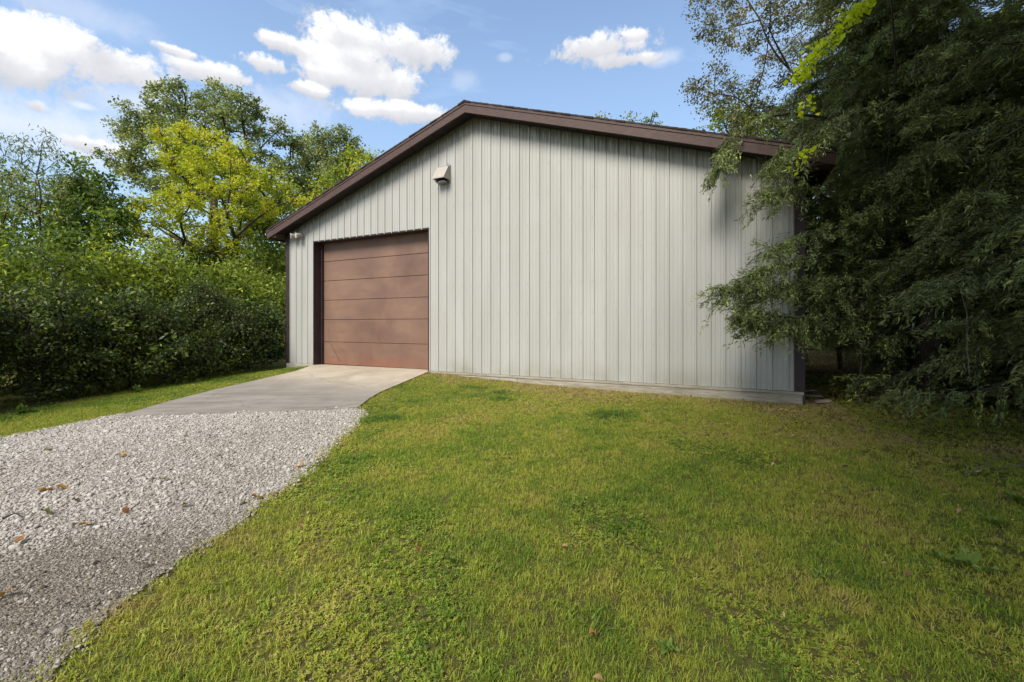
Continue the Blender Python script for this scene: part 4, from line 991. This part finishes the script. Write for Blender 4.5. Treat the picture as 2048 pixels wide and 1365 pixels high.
scatter('lawn_grass', np.column_stack([x, y, z])[~isc], sc[~isc], t[~isc], GP, GM, .18, 3)
scatter('lawn_clover', np.column_stack([x, y, z])[isc], sc[isc]*.8, (t[isc]-.04), CP, GM, .2, 4)

LV, LQ = None, None
def litter():
    def lm(seed):
        g = np.random.default_rng(seed); V = []; n = 5; w0 = .55*g.uniform(.7, 1.2)
        for i in range(n):
            t = i/(n-1); w = w0*.5*math.sin(math.pi*min(1, t*.9+.06)); zc = .18*math.sin(t*3+seed)
            V += [(-w, t-.5, zc+.3*w), (0, t-.5, zc), (w, t-.5, zc+.35*w)]
        Q = []
        for i in range(n-1):
            b = 3*i; Q += [(b, b+1, b+4, b+3), (b+1, b+2, b+5, b+4)]
        return V, Q
    m, N, out = new_mat('leaf_litter'); a = N.add('ShaderNodeAttribute', attribute_name='tone'); a.attribute_type = 'INSTANCER'
    principled(N, out, N.ramp(a.outputs['Fac'], [(0, (.07, .042, .025)), (.4, (.19, .105, .05)), (.75, (.33, .21, .09)), (1, (.40, .33, .12))]), .7, .2)
    P = [proto('dry_leaf', *lm(i), m) for i in range(4)]
    g = np.random.default_rng(71); x = g.uniform(-5, 14, 15000); y = g.uniform(1.5, 17, 15000)
    sh = np.clip((x+1.8*(fbm(x, y, 72, 3, .8)-.5)-.1*y-1.6)/4.0, 0, 1); k = lawn_keep(x, y) & (g.random(len(x)) < .03+.9*sh**1.3); x, y = x[k], y[k]
    scatter('leaf_litter', np.column_stack([x, y, ground(x, y)+.03]), g.uniform(.02, .06, len(x)), g.random(len(x)), P, m, .5, 8)
litter()
def pebble(seed):
    bm = bmesh.new(); bmesh.ops.create_icosphere(bm, subdivisions=1 if seed % 2 else 2, radius=1.0); g = np.random.default_rng(seed); s = np.array([1, g.uniform(.6, .95), g.uniform(.4, .7)]); off = g.normal(0, 3, 3)
    for v in bm.verts:
        p = np.array(v.co); v.co = Vector(p*s*(1+.18*math.sin(p[0]*2.1+off[0])+.15*math.sin(p[1]*2.7+off[1])+.12*math.sin(p[2]*3+off[2]))+g.normal(0, .06, 3))
    V = [tuple(v.co) for v in bm.verts]; bm.verts.index_update(); Fc = [tuple(v.index for v in f.verts) for f in bm.faces]; bm.free(); return V, Fc
SP = [proto('pebble', *pebble(400+i), SM, i % 2 == 0) for i in range(6)]
n = 240000; x = rng.uniform(-9.5, -1.4, n); y = rng.uniform(1.2, 7.4, n)
ins = inside(GRAVEL, x, y); d = edge_dist(GRAVEL, x, y); ap = inside(APRON, x, y) & (edge_dist(APRON, x, y) > .12)
vis = np.abs(x/np.maximum(y, .1)) < 1.32
k = vis & ~ap & (ins | (d < .10*rng.random(n)**2)) & ((rng.random(n) < .9))
x, y = x[k], y[k]
nn = fbm(x, y, 61, 4, .9); dirt = np.clip((3.6+2.4*(nn-.5)-y)/1.3, 0, 1)*np.clip(.25+1.3*fbm(x, y, 62, 4, 2.2), 0, 1); dirt = np.clip(dirt, 0, 1)
sz = np.exp(rng.normal(math.log(.0086), .36, len(x)))*(1-.38*dirt); big = rng.random(len(x)) < .03; sz = np.where(big, sz*2.0, sz); sz = np.clip(sz, .0035, .032)
tn = np.clip(rng.normal(.76, .16, len(x))+.32*(fbm(x, y, 63, 3, .7)-.5)-.42*dirt*(rng.random(len(x)) < .85)-.12*(rng.random(len(x)) < .12), .03, 1)
kk = ~((dirt > .3) & (rng.random(len(x)) < .12)); x, y, sz, tn = x[kk], y[kk], sz[kk], tn[kk]
scatter('gravel', np.column_stack([x, y, ground(x, y)+.012+sz*.15]), sz, tn, SP, SM, .35, 5)

# ------------------------------------------------------------------ small things lying about
LM = leaf_mat('fallen_leaf', [(0, (.10, .045, .02)), (.5, (.30, .14, .04)), (1, (.42, .26, .08))], .15)
LG = leaf_mat('fallen_green_leaf', [(0, (.10, .11, .03)), (1, (.22, .22, .08))], .15)
def leaf_mesh(seed, L, wd, mat):
    g = np.random.default_rng(seed); V = []; n = 7
    for i in range(n):
        t = i/(n-1); w = wd*math.sin(math.pi*min(1, t*.94+.04))**.8*.5*(1+.12*math.sin(i*2.3)); zc = .10*L*math.sin(t*3.0+seed)+.01
        V += [(-w, (t-.5)*L, zc+.18*w+.01*g.normal()), (0, (t-.5)*L, zc-.06*wd), (w, (t-.5)*L, zc+.28*w+.01*g.normal())]
    Q = []
    for i in range(n-1):
        b = 3*i; Q += [(b, b+1, b+4, b+3), (b+1, b+2, b+5, b+4)]
    return np.array(V), np.array(Q)
fl = [(92,985,.16,'large orange curled leaf, left one of a touching pair on the gravel',0,.9),(122,983,.15,'large orange curled leaf, right one of a touching pair on the gravel',0,.8),(250,1031,.09,'rust brown leaf on the gravel beside a short twig',0,.3),(90,1035,.10,'olive green leaf lying on the gravel near the left edge',1,.5),
      (368,1020,.08,'brown curled leaf on the gravel near the lawn',0,.35),(150,1007,.07,'small dark brown leaf right of the orange pair',0,.05),(95,904,.10,'green leaf on the pale gravel near the hedge',1,.9),(243,917,.09,'tan leaf on the pale gravel in mid drive',0,.8),
      (515,1004,.09,'orange leaf at the lawn edge where the gravel bulges',0,.75),(40,1091,.08,'reddish leaf in the dirty gravel at the left',0,.5),(12,1200,.09,'orange-brown leaf in the dirty gravel at the lower left',0,.7),(170,1058,.08,'pale orange leaf at the edge of the dirty gravel',0,.85),
      (598,938,.09,'tan leaf at the lawn edge of the gravel',0,.75),(330,966,.07,'small green leaf in the middle of the gravel',1,.9),(835,1117,.06,'brown leaf on the open lawn',0,.4),(1185,1290,.06,'orange leaf on the near lawn',0,.8),(455,938,.10,'dull olive leaf on the gravel near the right side',1,.3)]
for i, (px, py, L, lb, gm, tn) in enumerate(fl):
    p = gpt(px, py); V, Q = leaf_mesh(500+i, L, L*.5, None)
    o = mesh_np('fallen_leaf', V, [Q], LG if gm else LM, None, {'tone': np.full(len(V), tn)}, True); o.location = (p[0], p[1], gz(*p)+.030+(.02 if px > 800 else 0)); o.rotation_euler = (rng.normal(0, .15), rng.normal(0, .15), rng.uniform(.6, 2.4)); tag(o, lb, 'leaf', 'fallen leaves')
# twigs
def stick(name, label, pts, r, mat):
    P = np.array([[*gpt(px, py), 0] for px, py in pts]); P[:, 2] = [gz(a[0], a[1])+.045+.02*math.sin(i*2) for i, a in enumerate(P)]
    b = P.mean(0); ss = np.linspace(0, len(P)-1, 10); Q_ = np.stack([np.interp(ss, np.arange(len(P)), P[:, k]) for k in range(3)], 1)-b
    V, Q = tubes([(Q_, np.linspace(r, r*.5, 10))], 6); o = mesh_np(name, V, [Q], mat, None, None, True); o.location = b; tag(o, label, 'stick'); return o
stick('fallen_stick', 'long thin pale stick on the shaded lawn at the right edge', [(1928,958),(1965,947),(2000,943),(2050,938)], .007, M['bark_grey'])
stick('fallen_stick', 'short thin pale stick above the long one at the right edge', [(1968,938),(1990,930),(2012,920)], .006, M['bark_grey'])
stick('fallen_stick', 'little brown twig on the gravel beside a rust leaf', [(262,1030),(280,1022)], .005, M['bark'])
stick('fallen_stick', 'dark brown stick on the dirty gravel at the left edge', [(5,1050),(30,1043),(45,1042)], .007, M['bark'])
for i, (px, py, L, a, lb) in enumerate([(1626,797,.26,.5,'pale split board scrap nearest the barn right corner'),(1648,810,.22,.25,'pale split board scrap farther out from the barn right corner'),(1618,789,.2,.9,'dull wood scrap against the barn right corner post')]):
    p = gpt(px, py); m_ = MB(); m_.prism([(-L/2, -.03), (L/2-.05, -.035), (L/2, -.005), (L/2-.03, .03), (-L/2+.04, .034), (-L/2-.015, .004)], 'z', 0, .028)
    o = m_.done('wood_scrap', M['scrap']); o.location = (p[0], p[1], gz(*p)+.035+.01*i); o.rotation_euler = (.12, -.1*i, -a); tag(o, lb, 'wood scrap', 'wood scraps at the barn corner')
# broad-leaved weeds
def weed(label, px, py, n, L, wd, mat, seed, rise=.5, tn=.5):
    g = np.random.default_rng(seed); p = gpt(px, py); root = empty('broadleaf_weed', (p[0], p[1], gz(*p))); tag(root, label, 'weed', 'broad-leaved weeds')
    for i in range(n):
        l = L*g.uniform(.7, 1.2); V, Q = leaf_mesh(seed+i, l, l*wd, None); V[:, 1] += l*.55; V[:, 2] += .02
        a = 2*math.pi*i/n+g.normal(0, .3); R_ = np.array(Matrix.Rotation(a, 3, 'Z') @ Matrix.Rotation(g.uniform(.4, 1.2)*rise, 3, 'X')); V = V @ R_.T
        mesh_np('leaf', V, [Q], mat, root, {'tone': np.full(len(V), np.clip(tn+g.normal(0, .12), 0, 1))}, True)
    return root
WM = leaf_mat('weed_leaf', [(0, (.07, .12, .03)), (.5, (.14, .22, .04)), (1, (.24, .32, .06))], .35)
for i, (px, py, n, L, wd, r, tn, lb) in enumerate([(1990,1055,6,.09,.6,.5,.75,'round-leaved weed in the shade at the right edge'),(2035,1010,7,.09,.6,.6,.7,'big round-leaved weed cut by the right edge'),(1940,1140,8,.12,.3,.45,.75,'long-leaved weed on the shaded lawn at right'),
        (1640,1160,7,.06,.35,.35,.8,'small bright weed in the lawn right of centre'),(1880,1125,6,.08,.3,.4,.6,'narrow-leaved weed left of the long-leaved one'),(1335,1310,8,.06,.4,.35,.7,'leafy weed in the near lawn by the bottom edge'),(905,1130,7,.05,.35,.35,.75,'small weed in the middle of the lawn'),
        (275,788,14,.16,.5,1.5,.5,'leafy weed at the foot of the hedge in the middle'),(452,748,14,.18,.5,1.5,.55,'leafy weed at the foot of the hedge near the barn'),(40,830,12,.16,.5,1.5,.3,'leafy weed at the foot of the hedge at the left edge'),(2010,828,9,.16,.4,1.5,.45,'pale weed under the cedar at the right lawn edge')]):
    weed(lb, px, py, n, L, wd, WM, 600+20*i, r, tn)
